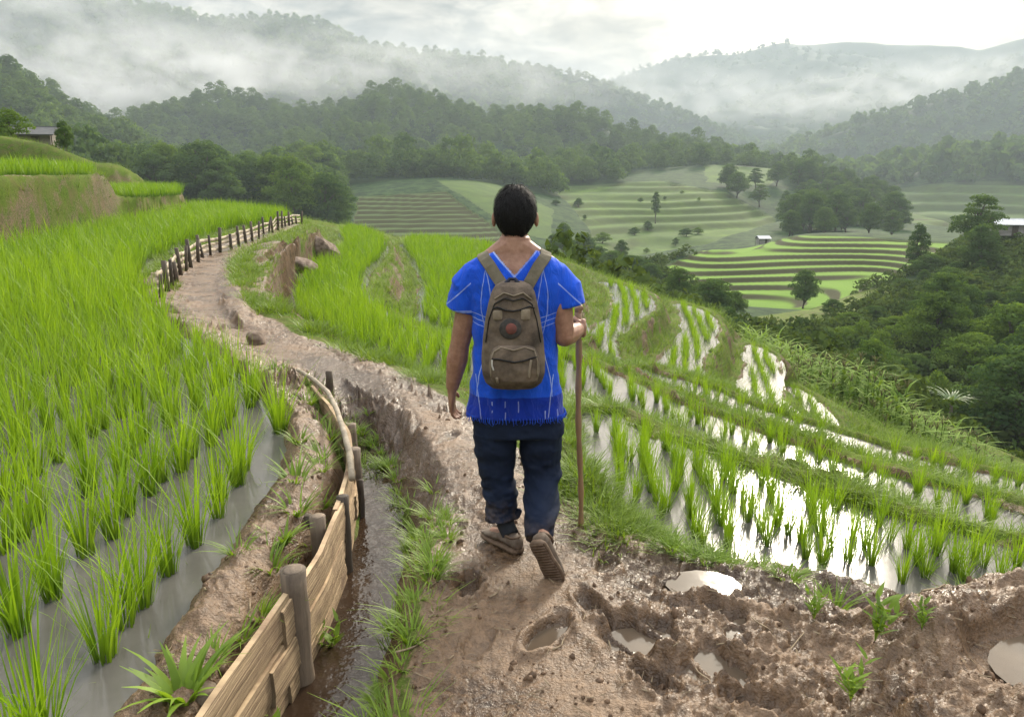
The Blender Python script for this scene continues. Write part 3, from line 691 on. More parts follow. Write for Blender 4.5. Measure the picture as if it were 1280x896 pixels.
def tree_at(kind, px, pytop, dist, wpx, label, group=None, cat='tree', hmin=1.5, var=None):
    x = atd(px, dist, -8)[0]; zb = float(zat(x, dist)); x = atd(px, dist, zb)[0]; zb = float(zat(x, dist))
    h = max(ony(px, pytop, dist)[2]-zb, hmin); c = PROTO_DATA[kind][0]
    w = wpx/F*dist; wide = w/(h*{'broadleaf': .85, 'layered': .7, 'light': .85, 'bush': 1.1}[kind])
    return plant_tree(kind, x, dist, h, label, group, float(np.clip(wide, .45, 2.2)), cat=cat, var=var)
T = tree_at
T('layered', 1218, 238, 88, 62, 'tall layered tree rising above all others on the right slope')
T('broadleaf', 1143, 276, 90, 36, 'slim dark tree beside the bright round terraces')
T('broadleaf', 1222, 276, 80, 58, 'dark rounded tree right below the tall layered tree')
T('broadleaf', 1004, 334, 80, 36, 'lone dark tree standing within the round green terraces')
T('broadleaf', 848, 332, 62, 44, 'dark tree at the left foot of the round terraces'); T('broadleaf', 888, 346, 60, 62, 'widest dark tree below the left end of the round terraces'); T('broadleaf', 918, 362, 62, 34, 'smallest of the dark trees below the round terraces')
T('light', 1212, 412, 47, 92, 'broad pale green tree in the ravine above the white fronded palm'); T('light', 1265, 395, 50, 66, 'pale green tree beside the broad pale tree at the frame edge')
T('broadleaf', 1262, 450, 40, 84, 'dark spreading tree below the pale green ravine trees'); T('broadleaf', 1282, 515, 36, 70, 'lowest dark tree at the edge beyond the corn')
T('bush', 1125, 447, 41, 46, 'light green bush beyond the top of the corn hill', cat='bush')
T('bush', 1165, 465, 40, 40, 'dark green bush between the corn and the pale palm', cat='bush')
GR = 'dark broadleaf trees crowding the right ravine'
for px, py, d, w in ((1160, 316, 84, 62), (1192, 332, 80, 58), (1258, 322, 78, 66), (1128, 352, 78, 48), (1178, 372, 66, 74), (1240, 362, 64, 80), (1282, 348, 62, 66), (1090, 388, 64, 56), (1120, 398, 60, 60), (1155, 405, 56, 60), (1064, 405, 62, 44), (1085, 425, 55, 50), (1040, 395, 68, 40), (1225, 345, 72, 50), (1300, 300, 84, 60), (1270, 292, 92, 44), (1205, 400, 54, 50), (1300, 430, 50, 70), (1145, 440, 47, 46), (1310, 560, 34, 60), (1105, 440, 49, 40)):
    T('broadleaf' if rt.random() < .8 else 'light', px+float(rt.uniform(-4, 4)), py, d, w, 'dark broadleaf tree crowding the ravine on the right below the tall layered tree', GR)
GR = 'low bushes on the scrubby slope below the round terraces'
for i in range(70):
    px, py = rt.uniform(925, 1140), 0; d = rt.uniform(52, 84); x = atd(px, d, -9)[0]; z = float(zat(x, d)); q = project(np.array([x, d, z]))
    if q[1] < 385 or q[1] > 475 or q[1] > 390+(q[0]-900)*.55: continue
    if q[1]-2*F/d < 392: continue
    plant_tree('bush', x, d, rt.uniform(1.2, 2.2), 'low bush on the scrubby slope between round terraces and corn hill', GR, rt.uniform(.8, 1.4), cat='bush')
GR = 'trees filling the deep ravine on the right'
_n = 1500; _d = np.sqrt(rt.uniform(34**2, 98**2, _n)); _p = rt.uniform(835, 1330, _n); _x = (_p-640)/F*_d*1.0; _z = zat(_x, _d); _q = project(np.c_[_x, _d, _z]); _f = field_masks(np.c_[_x, _d, _z])
_k = (_q[0] > 830) & (_q[0] < 1340) & ~_f['round'] & ~_f['scrub'] & ((_q[0] > 1085) | (_q[1] > 360)) & (_q[1] > 310)
_i = np.where(_k)[0]; _i = _i[minidist(_x[_i], _d[_i], 5.2)][:120]
for j in _i:
    big = rt.random(); ytop = np.interp(_q[0][j], [830, 930, 945, 1085, 1115, 1150, 1280], [335, 352, 400, 405, 372, 330, 305])+rt.uniform(0, 70)
    hh = min(rt.uniform(4.5, 8.5), float(ony(_q[0][j], ytop, _d[j])[2]-_z[j]))
    if hh < 1.3: continue
    plant_tree('broadleaf' if big < .6 else ('light' if big < .85 else 'layered'), _x[j], _d[j], hh, 'tree filling the deep ravine on the right between corn hill and round terraces', GR, rt.uniform(.9, 1.3))
GR = 'trees in the gully right of the striped terraces'
for px, py, d, w in ((704, 276, 150, 30), (730, 288, 140, 34), (748, 306, 120, 36), (715, 306, 125, 30), (765, 312, 110, 40), (790, 318, 100, 44), (738, 326, 105, 36), (812, 328, 92, 40), (690, 290, 140, 26), (776, 298, 140, 26)):
    T('broadleaf', px, py, d, w, 'small dark tree in the gully behind the walker between striped and green fields', GR)
T('broadleaf', 723, 247, 225, 13, 'tiny round tree alone on the upper edge of the green fields')
T('broadleaf', 695, 258, 215, 14, 'small round tree lower on the left edge of the green fields')
T('layered', 819, 236, 210, 14, 'thin pale tree in the middle of the green fields')
GR = 'trees along the wooded foot of the central valley'
for i in range(120):
    px = rt.uniform(890, 1125); d = rt.uniform(170, 310)
    x = atd(px, d, -10)[0]; z = float(zat(x, d)); q = project(np.array([x, d, z]))
    if inside(q[0][None], q[1][None], np.array([(878, 203), (990, 212), (960, 236), (884, 232)], float))[0] or any(v_[0] for v_ in field_masks(np.array([[x, d, z]])).values()) or (q[0] < 985 and q[1] > 240 + (q[0]-900)*.3 and q[1] < 330 and d < 235): continue
    plant_tree('broadleaf' if i % 4 else 'layered', x, d, rt.uniform(5, 11), 'hazy tree in the wooded valley behind the round terraces', GR, rt.uniform(.8, 1.2))
GR = 'dark trees at the near foot of the left forest'
for i in range(60):
    px = rt.uniform(180, 425); d = rt.uniform(125, 190); x = atd(px, d, -8)[0]
    plant_tree('broadleaf' if i % 5 else 'light', x, d, rt.uniform(8, 13), 'dark tree at the forest foot just beyond the left rice fields', GR, rt.uniform(.8, 1.2))
T('light', 392, 178, 205, 58, 'bright olive tree at the foot of the left forest', var=0); T('layered', 75, 158, 75, 26, 'small round-topped tree beside the dark hut')
T('bush', 14, 180, 38, 44, 'big green bush on the bank in front of the hut', cat='bush'); T('bush', 82, 194, 37, 26, 'small green bush just right of the big bush near the hut', cat='bush'); T('bush', -30, 160, 39, 70, 'green bush on the bank at the edge left of the hut', cat='bush')
GR = 'bushes on the green fields of the central hillside'
for i in range(90):
    px = rt.uniform(690, 970); d = rt.uniform(150, 262); x = atd(px, d, -10)[0]; z = float(zat(x, d)); q = project(np.array([x, d, z]))
    if not (inside(q[0][None], q[1][None], np.array(FIELDS['rows'][0], float))[0] and (q[1] > 283+.08*(q[0]-760) or rt.random() < .12)): continue
    plant_tree('bush', x, d, rt.uniform(.8, 2.4), 'bush scattered over the lower part of the green central fields', GR, rt.uniform(.9, 1.8), cat='bush')
# forest on the hills
def hillpts(n, r0, r1, a0, a1, dmin, names=None):
    r = np.sqrt(rt.uniform(r0*r0, r1*r1, n)); a = np.radians(rt.uniform(a0, a1, n)); x, y = r*np.sin(a), r*np.cos(a)
    z = zat(x, y); P = np.stack([x, y, z], -1); fm = field_masks(P); m = np.ones(n, bool)
    for k in fm: m &= ~fm[k]
    # keep what the camera side can see: facing slopes
    e = .01*r; zf = zat(x-e*np.sin(a), y-e*np.cos(a)); m &= (z-zf)/e > -.25
    px, py, _ = project(P); m &= (px > -120) & (px < 1400)
    i = np.where(m)[0]; k = minidist(x[i], y[i], dmin); return P[i[k]]
NP = hillpts(9000, 140, 330, -42, 8, 6.5); _q = project(NP); NP = NP[(_q[0] < 425) | (np.hypot(NP[:, 0], NP[:, 1]) > 238)]
dN = np.hypot(NP[:, 0], NP[:, 1]); NP = NP[np.argsort(dN)]
pxs, pys, _ = project(NP); nown = 0; restp = []
for p, a in zip(NP, pxs):
    if nown < 60 and -10 < a < 420 and rt.random() < .3:
        plant_tree('broadleaf' if rt.random() < .75 else 'light', p[0], p[1], rt.uniform(8, 13), 'tree of the dense forest covering the steep hill on the left', 'trees on the steep left hillside', rt.uniform(.85, 1.25)); nown += 1
    else: restp.append(p)
restp = np.array(restp)
FORV = []
for i in range(8):
    w, h = rt.uniform(7, 10), rt.uniform(8, 12); V, Q, T_, N, lob = crown_arr(850, w, h, 13, .48, rt, .1, .8); FORV.append((V, Q, T_, N))
SMV = []
for i in range(6):
    w, h = rt.uniform(9, 13), rt.uniform(8, 13); V, Q, T_, N, lob = crown_arr(70, w, h, 6, 2.0, rt, .05, .85); SMV.append((V, Q, T_, N))
def forest_mesh(name, pos, var, smin, smax, label):
    VV, QQ, TT, NN = [], [], [], []; nv = 0
    pick = rt.integers(0, len(var), len(pos)); rot = rt.random(len(pos))*6.283; sc = rt.uniform(smin, smax, len(pos)); tin = rt.normal(0, .2, len(pos))
    for k, (V, Q, T_, N) in enumerate(var):
        i = np.where(pick == k)[0]
        if not len(i): continue
        c, s = np.cos(rot[i])[:, None], np.sin(rot[i])[:, None]
        X = np.stack([V[None, :, 0]*c-V[None, :, 1]*s, V[None, :, 0]*s+V[None, :, 1]*c, V[None, :, 2]*np.ones_like(c)], -1)*sc[i][:, None, None]+pos[i][:, None, :]-np.array([0, 0, .6])
        NN.append(np.stack([N[None, :, 0]*c-N[None, :, 1]*s, N[None, :, 0]*s+N[None, :, 1]*c, N[None, :, 2]*np.ones_like(c)], -1).reshape(-1, 3))
        VV.append(X.reshape(-1, 3)); QQ.append((Q[None]+(np.arange(len(i))*len(V))[:, None, None]).reshape(-1, 4)+nv); nv += len(i)*len(V)
        TT.append(np.clip(T_[None, :]*.6+.2+tin[i][:, None], 0, 1).ravel())
    return meta(mk(name, np.concatenate(VV), np.concatenate(QQ), M_LEAF, attrs={'tint': np.concatenate(TT)}, normals=np.concatenate(NN)), label, kind='stuff')
B = hillpts(16000, 330, 620, -42, 22, 8.5)
print('forest', len(restp), len(B))
forest_mesh('forest', np.concatenate([restp, B]), FORV, .75, 1.25, 'dense forest on the middle hills')
Cp = np.concatenate([hillpts(30000, 620, 1300, -42, 40, 15), hillpts(9000, 480, 620, 15, 42, 11)])
Cp = np.concatenate([Cp, hillpts(16000, 1300, 2400, 0, 42, 34)]); print('far forest', len(Cp))
forest_mesh('far_forest', Cp, SMV, .8, 1.6, 'distant misty forest on the mountains')

_n = 14000; _d = np.exp(rt.uniform(math.log(27), math.log(112), _n)); _p = rt.uniform(690, 1340, _n); _x = (_p-640)/F*_d; _z = zat(_x, _d); _q = project(np.c_[_x, _d, _z]); _f = field_masks(np.c_[_x, _d, _z])
_dl, _ = dline(_x, _d, LINES[CORN_FAR][:, :2]); _dn, _ = dline(_x, _d, UEDGE, True); _in = inside(_x, _d, UEDGE)
_k = np.where(~_in & (_dn > 1.5) & ~_f['round'] & ~_f['rows'] & ((_q[0] > 800) | (_q[1] > 300)))[0]; _k = _k[minidist(_x[_k], _d[_k], 1.15)]
_t = project(np.c_[_x[_k], _d[_k], _z[_k]+1.5]); _k = _k[~((_d[_k] < 85) & inside(_t[0], _t[1], np.array(FIELDS['round'][0], float)))]
UND = []
for i in range(6):
    V, Q, T_, N, lob = crown_arr(110, 2.6, 1.5, 6, .2, rt, .0, .6); UND.append((V, Q, T_, N))
print('undergrowth', len(_k))
_u = forest_mesh('undergrowth', np.c_[_x[_k], _d[_k], _z[_k]+.35], UND, .5, 1.15, 'low scrub covering the ravine slopes'); _u.data.materials[0] = leafmat('scrub_leaves', (.030, .058, .016), (.105, .145, .045), .3, spec=0.0)
# ================= the walker =================
from mathutils.bvhtree import BVHTree
def B(px, py, y): return ony(px, py, y)
def simple(name, col, rough=.7, col2=None, sc=30, bump=.2, spec=.3, sss=0):
    m = NT(name); n = m.noise(sc, 5, m.obj(), .6)
    c = m.mix(m.ramp(n, (.35, 0.0), (.65, 1.0)), col, col2 if col2 else tuple(np.array(col)*.7))
    b = m.bsdf(Base__Color=c, Roughness=rough, Normal=m.bump(n, bump, .004)); b.inputs['Specular IOR Level'].default_value = spec
    if sss: b.inputs['Subsurface Weight'].default_value = sss; b.inputs['Subsurface Radius'].default_value = (.012, .005, .003); b.inputs['Subsurface Scale'].default_value = .5
    return m.m
def fuse(mb, voxel, it=6, name='tmp', fac=.5):
    o = mb.build(name); md = o.modifiers.new('r', 'REMESH'); md.mode = 'VOXEL'; md.voxel_size = voxel; md.use_smooth_shade = True
    s = o.modifiers.new('s', 'SMOOTH'); s.iterations = it; s.factor = fac
    dg = bpy.context.evaluated_depsgraph_get(); me = bpy.data.meshes.new_from_object(o.evaluated_get(dg)); bpy.data.objects.remove(o)
    V = np.empty(len(me.vertices)*3, np.float32); me.vertices.foreach_get('co', V); V = V.reshape(-1, 3).astype(float)
    Q = np.array([list(p.vertices) for p in me.polygons if len(p.vertices) == 4]); bpy.data.meshes.remove(me)
    return V, Q
def sring(c, rx, ry, n=32, p=2.4, z=None):
    th = np.arange(n)/n*2*math.pi; cs, sn = np.cos(th), np.sin(th)
    x = np.sign(cs)*np.abs(cs)**(2/p)*rx; y = np.sign(sn)*np.abs(sn)**(2/p)*ry
    return np.stack([c[0]+x, c[1]+y, np.full(n, c[2])], -1)
YB = 3.30
TORSO = [(309, 621, 667, .062), (316, 609, 680, .072), (323, 594, 694, .086), (334, 582, 706, .102), (350, 584, 704, .114), (372, 587, 701, .120), (398, 592, 696, .118), (430, 594, 695, .112), (470, 590, 698, .116), (498, 587, 702, .124), (515, 585, 705, .130)]
def torso(grow=0.0, lo=0, hi=None, bottom=None):
    R = []
    for py, a, b, h in TORSO[lo:hi]:
        l, r = B(a, py, YB), B(b, py, YB); R.append(sring(((l[0]+r[0])/2, YB+.005*(py < 340), l[2]), (r[0]-l[0])/2+grow, h+grow))
    return R[::-1]
SH_L, SH_R = B(598, 342, YB+.01), B(692, 342, YB+.01)
EL_L, WR_L = B(575, 430, YB+.02), B(565, 486, YB+.05)
EL_R, WR_R = B(705, 421, YB-.03), B(724, 411, YB+.185)
HIP_L, HIP_R = B(619, 512, YB), B(672, 512, YB)
KN_L, AN_L = B(621, 597, YB+.03), B(632, 655, YB-.02)
KN_R, AN_R = B(676, 592, YB+.03), B(675, 668, YB-.27)
HEADC = B(644, 266, YB+.035)
STK_T, STK_B = B(722, 390, YB+.22), onz(726, 664, -.02)
M_SKIN = simple('skin', (.35, .19, .125), .5, (.25, .125, .08), 34, .35, .4, .15)
def finger(mb, base, d0, d1, L, r, side=None):
    """three knuckle bends from direction d0 to d1"""
    d0 = np.array(d0, float)/np.linalg.norm(d0); d1 = np.array(d1, float)/np.linalg.norm(d1)
    P = [np.array(base, float)-d0*.012]; q = np.array(base, float); P.append(q)
    for i, (f, l) in enumerate(((.12, .44), (.55, .30), (1.0, .26))):
        d = d0*(1-f)+d1*f; d /= np.linalg.norm(d)+1e-9; q = q+d*L*l; P.append(q)
    mb.tube(P, [r*1.12, r*1.08, r, r*.93, r*.74], 8)
bodytop = []
for py, a, b, hh in ((324, 603, 685, .078), (316, 613, 674, .068), (307, 621, 666, .062), (296, 625, 662, .056)):
    l, r = B(a, py, YB), B(b, py, YB); bodytop.append(sring(((l[0]+r[0])/2, YB+.012, l[2]), (r[0]-l[0])/2, hh, 32, 2.1))
mb = MB()
mb.loft(torso(-.014, 3)+bodytop)
c = HEADC
mb.ball(c+[0, 0, .0], (.084, .096, .104), 20, 14); mb.ball(c+[0, .028, -.058], (.056, .062, .062), 16, 12)      # skull, jaw
mb.ball(c+[0, .102, -.022], (.014, .020, .022)); mb.ball(c+[0, .092, -.062], (.024, .012, .009)); mb.ball(c+[0, .088, .022], (.052, .016, .012)); mb.ball(c+[0, .085, -.100], (.022, .016, .016))
for s in (-1, 1):
    mb.ball(c+[s*.094, .004, -.030], (.011, .020, .034)); mb.ball(c+[s*.030, .088, .002], (.014, .009, .008))
nk = B(643, 312, YB+.005)
mb.tube([nk+[0, -.01, -.03], nk+[0, .0, .0], nk+[0, .012, .03], c+[0, .0, -.045], c+[0, .0, .0]], [.045, .052, .057, .058, .055], 20)
for s, sh in ((-1, SH_L), (1, SH_R)): mb.ball(sh, (.055, .06, .055)); mb.tube([nk+[s*.02, 0, .01], nk+[s*.07, .0, -.02], sh+[0, 0, .02]], [.058, .05, .045], 12)
mb.tube([SH_L, SH_L*.5+EL_L*.5+[-.008, -.005, 0], EL_L, EL_L*.66+WR_L*.34, WR_L*.8+EL_L*.2, WR_L], [.054, .053, .045, .050, .036, .029], 14)
mb.tube([SH_R, SH_R*.5+EL_R*.5+[.008, -.01, 0], EL_R+[0, 0, .008]], [.054, .054, .046], 14)
mb.tube([EL_R, EL_R*.66+WR_R*.34, WR_R*.85+EL_R*.15, WR_R], [.046, .049, .036, .030], 14); mb.ball(EL_R, (.046, .046, .044))
# left hand: hangs half curled, back of the hand to the side
h = WR_L; dn = np.array([-.02, .22, -.97]); dn /= np.linalg.norm(dn); fw = np.array([.12, .95, .28]); fw /= np.linalg.norm(fw); sd_ = np.cross(dn, fw)
pal = h+dn*.048
R = []
for t, a, b in ((-.05, .022, .028), (-.02, .020, .034), (.015, .017, .040), (.045, .014, .040), (.058, .010, .034)):
    th = np.arange(14)/14*2*math.pi; R.append(pal+dn*t+np.cos(th)[:, None]*sd_*a+np.sin(th)[:, None]*fw*b)
mb.loft(R)
inn = -sd_ if (-sd_)[0] > 0 else sd_
for k, L in enumerate((.070, .078, .073, .058)):
    finger(mb, pal+dn*.050+fw*(.030-.020*k), dn+inn*.1, dn*.35+inn*.8+fw*.1, L, .0088-.0005*(k == 3))
finger(mb, pal-dn*.012+fw*.036, fw*.7+dn*.6+inn*.2, dn*.9+inn*.5+fw*.1, .060, .0105)
# right hand: fist round the stick
ax = (STK_T-STK_B); ax /= np.linalg.norm(ax); gp = STK_B+ax*np.dot(WR_R+[0, .06, .0]-STK_B, ax)
toh = WR_R-gp; toh -= ax*np.dot(toh, ax); toh /= np.linalg.norm(toh); sid = np.cross(ax, toh)     # toh: from stick to wrist
out = sid if sid[0] > 0 else -sid
pc = gp+toh*.030+out*.018; R = []
for t in np.linspace(-.045, .045, 7):
    th = np.arange(14)/14*2*math.pi; k = math.sqrt(max(.05, 1-(t/.05)**2))
    R.append(pc+ax*t+np.cos(th)[:, None]*toh*.034*k+np.sin(th)[:, None]*out*.017*k)
mb.loft(R); mb.tube([WR_R, WR_R*.5+pc*.5, pc], [.030, .031, .028], 12)
for k, L in enumerate((.030, .009, -.012, -.032)):
    b0 = gp+ax*L
    mb.tube([b0+toh*.030+out*.026, b0+toh*.004+out*.030, b0-toh*.020+out*.020, b0-toh*.026-out*.002, b0-toh*.012-out*.020, b0+toh*.006-out*.022], [.0105, .0105, .010, .0095, .009, .0075], 8)
mb.tube([pc+ax*.03+toh*.02-out*.02, gp+ax*.045-out*.018+toh*.012, gp+ax*.048-out*.010-toh*.014, gp+ax*.045+out*.008-toh*.026], [.013, .0115, .0105, .009], 8)
for hp, kn, an in ((HIP_L, KN_L, AN_L), (HIP_R, KN_R, AN_R)):
    mb.tube([hp+[0, 0, .05], hp*.5+kn*.5, kn+[0, -.01, 0], kn*.6+an*.4, an], [.08, .066, .045, .043, .034], 14)
def shoe_frame(heel, toe, roll_up):
    f = (toe-heel)/np.linalg.norm(toe-heel); u = np.array(roll_up, float); u -= f*np.dot(u, f); u /= np.linalg.norm(u); return heel, f, u, np.cross(f, u)
hl, tl = onz(648, 690, .006), onz(607, 668, .006); FL = shoe_frame(hl, tl, (0, 0, 1))
tr = onz(693, 722, .012); hr = B(671, 681, tr[1]-.045); FR = shoe_frame(hr, tr, (.12, .75, .55))
for (o0, f, u, s_), an in ((FL, AN_L), (FR, AN_R)):
    mb.tube([an, o0+f*.06+u*.075], [.038, .036], 12); mb.tube([o0+f*.05+u*.045, o0+f*.12+u*.045, o0+f*.19+u*.032], [.03, .034, .026], 12)
V, Q = fuse(mb, .0042, 5)
person = empty('person', (0, 0, 0), 'man walking away along the muddy path in a blue shirt and dark trousers', 'person')
person.location = (0, 0, 0)
body = mk('body', V, Q, M_SKIN, person)
# hair: a thick cap with a ragged nape
mb = MB(); mb.ball(c+[0, -.014, .006], (.094, .102, .108), 24, 18); mb.ball(c+[0, -.040, -.045], (.074, .055, .060), 18, 12)
mb.ball(c+[0, -.005, .035], (.088, .098, .085), 18, 12)
V, Q = fuse(mb, .005, 6)
V = V+.0035*(fbm(V[:, 0]*60, V[:, 2]*25+V[:, 1]*31, 3, 90))[:, None]*np.sign(V-c)
m = NT('black_hair'); nz = m.noise(60, 4, m.n('ShaderNodeMapping', Vector=m.obj(), Scale=(6, 6, .8)).outputs[0]); b = m.bsdf(Base__Color=m.mix(nz, (.004, .004, .005), (.022, .020, .020)), Roughness=.6, Normal=m.bump(nz, .7, .006)); b.inputs['Specular IOR Level'].default_value = .14; M_HAIR = m.m
keep = (V[Q].mean(1)[:, 1] < c[1]+.075)
hair = mk('hair', V, Q, M_HAIR, person)
n = 4200; i = np.random.default_rng(3).integers(0, len(V), n); rh = np.random.default_rng(4); P = V[i]; dirn = (P-(c+[0, 0, .02])); dirn /= np.linalg.norm(dirn, axis=1)[:, None]
dwn = np.array([0, -.25, -1.])-dirn*np.sum(np.array([0, -.25, -1.])*dirn, 1)[:, None]; dwn /= np.linalg.norm(dwn, axis=1)[:, None]; sdv = np.cross(dirn, dwn)
Ln = rh.uniform(.014, .03, n)[:, None]; a0 = P-dirn*.001; a1 = P+dwn*Ln*.6+dirn*.005; a2 = P+dwn*Ln+dirn*rh.uniform(.001, .009, (n, 1))+sdv*rh.normal(0, .006, (n, 1)); w_ = .0012
VV = np.stack([a0-sdv*w_, a0+sdv*w_, a1-sdv*w_, a1+sdv*w_, a2-sdv*w_*.3, a2+sdv*w_*.3], 1).reshape(-1, 3); k = (np.arange(n)*6)[:, None]
mk('strands', VV, np.concatenate([k+[0, 1, 3, 2], k+[2, 3, 5, 4]]), M_HAIR, hair)
# shirt
mb = MB(); mb.loft(torso(.004))
for s, sh, p1, p2 in ((-1, SH_L, B(583, 362, YB+.01), B(578, 386, YB+.02)), (1, SH_R, B(707, 360, YB+.0), B(711, 383, YB-.005))):
    mb.tube([B(643+s*30, 331, YB), B(643+s*52, 343, YB), B(643+s*64, 361, YB)], [.055, .060, .066], 18)
    mb.tube([sh+[-s*.05, 0, -.012], sh+[-s*.008, 0, -.014], p1+[0, 0, -.006], p2], [.060, .064, .073, .080], 20)
V, Q = fuse(mb, .0055, 14)
xz = B(643, 340, YB); xc = xz[0]; zt = xz[2]-.002; hem = B(643, 514, YB)[2]
fold = .011*fbm(V[:, 0]*9, V[:, 2]*4+V[:, 1]*5, 3, 91)+.005*np.sin(V[:, 0]*75+3*fbm(V[:, 0]*4, V[:, 2]*5, 2, 92))*sstep(zt-.25, hem, V[:, 2])+.006*fbm(V[:, 0]*22, V[:, 2]*16, 3, 93)
cen = np.stack([np.full(len(V), xc), np.full(len(V), YB), V[:, 2]], -1); dr = V-cen; dr /= np.linalg.norm(dr, axis=1)[:, None]+1e-6
V = V+dr*fold[:, None]
fc = V[Q].mean(1)
vcut = (fc[:, 2] > zt+np.abs(fc[:, 0]-xc)*1.08) & (np.abs(fc[:, 0]-xc) < .13)
Q = Q[~vcut]
used = np.unique(Q); mp = np.full(len(V), -1); mp[used] = np.arange(len(used)); V = V[used]; Q = mp[Q]
m = NT('blue_cotton'); sp = m.n('ShaderNodeSeparateXYZ', Vector=m.obj()); X, Yc, Zc = sp.outputs
ax_ = m.math('ABSOLUTE', m.math('SUBTRACT', X, xc))
wv = m.math('MULTIPLY', m.math('SUBTRACT', m.noise(14, 2, m.obj()), .5), .012)
def band(v, w): return m.math('LESS_THAN', m.math('ABSOLUTE', m.math('ADD', v, wv)), w)
lines = []
vv = m.math('SUBTRACT', Zc, m.math('ADD', m.math('MULTIPLY', ax_, 1.08), zt))
lines.append(m.math('LESS_THAN', m.math('ABSOLUTE', vv), .010))
dz = m.math('SUBTRACT', zt+.06, Zc)             # princess seams curving from the shoulders to the waist
seam = m.math('SUBTRACT', ax_, m.math('ADD', .135, m.math('MULTIPLY', m.math('SINE', m.math('MULTIPLY', dz, 7.5)), -.035)))
lines.append(m.math('MULTIPLY', band(seam, .0022), m.math('GREATER_THAN', Zc, hem+.10)))
seam2 = m.math('SUBTRACT', ax_, m.math('ADD', .115, m.math('MULTIPLY', m.math('SINE', m.math('MULTIPLY', dz, 9.0)), .03)))
lines.append(m.math('MULTIPLY', band(seam2, .0018), m.math('GREATER_THAN', Zc, hem+.16)))
z0 = B(643, 400, YB)[2]
for k in range(3):
    lines.append(m.math('MULTIPLY', band(m.math('SUBTRACT', Zc, m.math('ADD', z0-k*.022, m.math('MULTIPLY', ax_, .25))), .0018), m.math('LESS_THAN', ax_, .19)))
st = m.math('SUBTRACT', m.math('FRACT', m.math('MULTIPLY', X, 17.0)), .5)
lines.append(m.math('MULTIPLY', band(m.math('MULTIPLY', st, .055), .0022), m.math('MULTIPLY', m.math('LESS_THAN', Zc, hem+.085), m.math('GREATER_THAN', m.noise(9, 1, m.obj()), .47))))
lines.append(m.math('MULTIPLY', band(m.math('SUBTRACT', ax_, m.math('ADD', .15, m.math('MULTIPLY', m.math('SUBTRACT', Zc, hem), .12))), .0022), m.math('LESS_THAN', Zc, hem+.2)))
zc_ = B(578, 386, YB)[2]; slv = m.math('GREATER_THAN', ax_, .19)
dc = m.math('ADD', Zc, m.math('MULTIPLY', ax_, -.30)); zc0 = zc_-.30*.235
lines.append(m.math('MULTIPLY', slv, m.math('LESS_THAN', m.math('ABSOLUTE', m.math('SUBTRACT', Zc, zc_-.004)), .006)))
lines.append(m.math('MULTIPLY', slv, m.math('LESS_THAN', m.math('ABSOLUTE', m.math('SUBTRACT', m.math('ADD', Zc, m.math('MULTIPLY', ax_, .9)), zc_+.085+.9*.235)), .0035)))
tot = lines[0]
for l in lines[1:]: tot = m.math('MAXIMUM', tot, l)
n1 = m.noise(8, 5, m.obj()); weave = m.noise(400, 2, m.obj())
colr = m.mix(n1, (.005, .050, .46), (.013, .105, .70))
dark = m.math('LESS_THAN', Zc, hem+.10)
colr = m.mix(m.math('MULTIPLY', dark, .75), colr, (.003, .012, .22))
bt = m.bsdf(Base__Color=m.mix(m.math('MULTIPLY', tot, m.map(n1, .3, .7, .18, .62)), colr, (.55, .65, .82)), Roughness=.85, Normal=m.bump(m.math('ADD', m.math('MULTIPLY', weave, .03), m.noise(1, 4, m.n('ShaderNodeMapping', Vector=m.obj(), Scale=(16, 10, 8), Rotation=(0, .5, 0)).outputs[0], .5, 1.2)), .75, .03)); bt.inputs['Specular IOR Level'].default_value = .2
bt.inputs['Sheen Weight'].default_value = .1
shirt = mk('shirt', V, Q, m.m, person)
SBVH = BVHTree.FromPolygons([tuple(v) for v in V], [tuple(q) for q in Q])
# the fringe along the hem
M_FR = simple('blue_fringe', (.006, .03, .36), .85, (.02, .10, .6), 60); rf_ = np.random.default_rng(8); mbf = MB(); ring = torso(.006)[0]
for t in np.linspace(0, len(ring), 120, endpoint=False):
    i0 = int(t); a = ring[i0]*(1-t % 1)+ring[(i0+1) % len(ring)]*(t % 1); L = rf_.uniform(.004, .022)*(rf_.random() < .8)+.003
    mbf.tube([a+[0, 0, .012], a+[rf_.normal(0, .003), rf_.normal(0, .003), -L*.5], a+[rf_.normal(0, .006), rf_.normal(0, .005), -L]], [.0022, .002, .001], 4)
mbf.build('fringe', M_FR, shirt)
# trousers
mb = MB(); R = []
for py, a, b, h in ((492, 594, 698, .105), (515, 591, 702, .115), (540, 591, 705, .12)):
    l, r = B(a, py, YB), B(b, py, YB); R.append(sring(((l[0]+r[0])/2, YB, l[2]), (r[0]-l[0])/2, h))
mb.loft(R[::-1])
def leg(pts, Y, rad, fl): mb.tube([B(px, py, y) for (px, py), y in zip(pts, Y)], rad, 20, flat=fl)
leg([(618, 515), (618, 545), (620, 575), (623, 605), (627, 630), (629, 649)], [YB, YB+.01, YB+.025, YB+.02, YB, YB-.015], [.098, .102, .094, .083, .077, .080], (1, 1.05))
leg([(676, 515), (677, 548), (676, 580), (677, 606), (676, 635), (674, 660), (674, 675)], [YB, YB+.01, YB+.03, YB-.0, YB-.11, YB-.21, YB-.255], [.098, .103, .095, .088, .078, .072, .066], (1, 1.05))
V, Q = fuse(mb, .006, 7)
dr = fbm(V[:, 0]*10+V[:, 2]*7, V[:, 2]*17-V[:, 0]*5, 3, 95)*.011+fbm(V[:, 0]*25, V[:, 2]*34, 2, 96)*.005
zk = B(640, 640, YB)[2]; dr = dr*(1+1.3*sstep(zk+.25, zk, V[:, 2]))
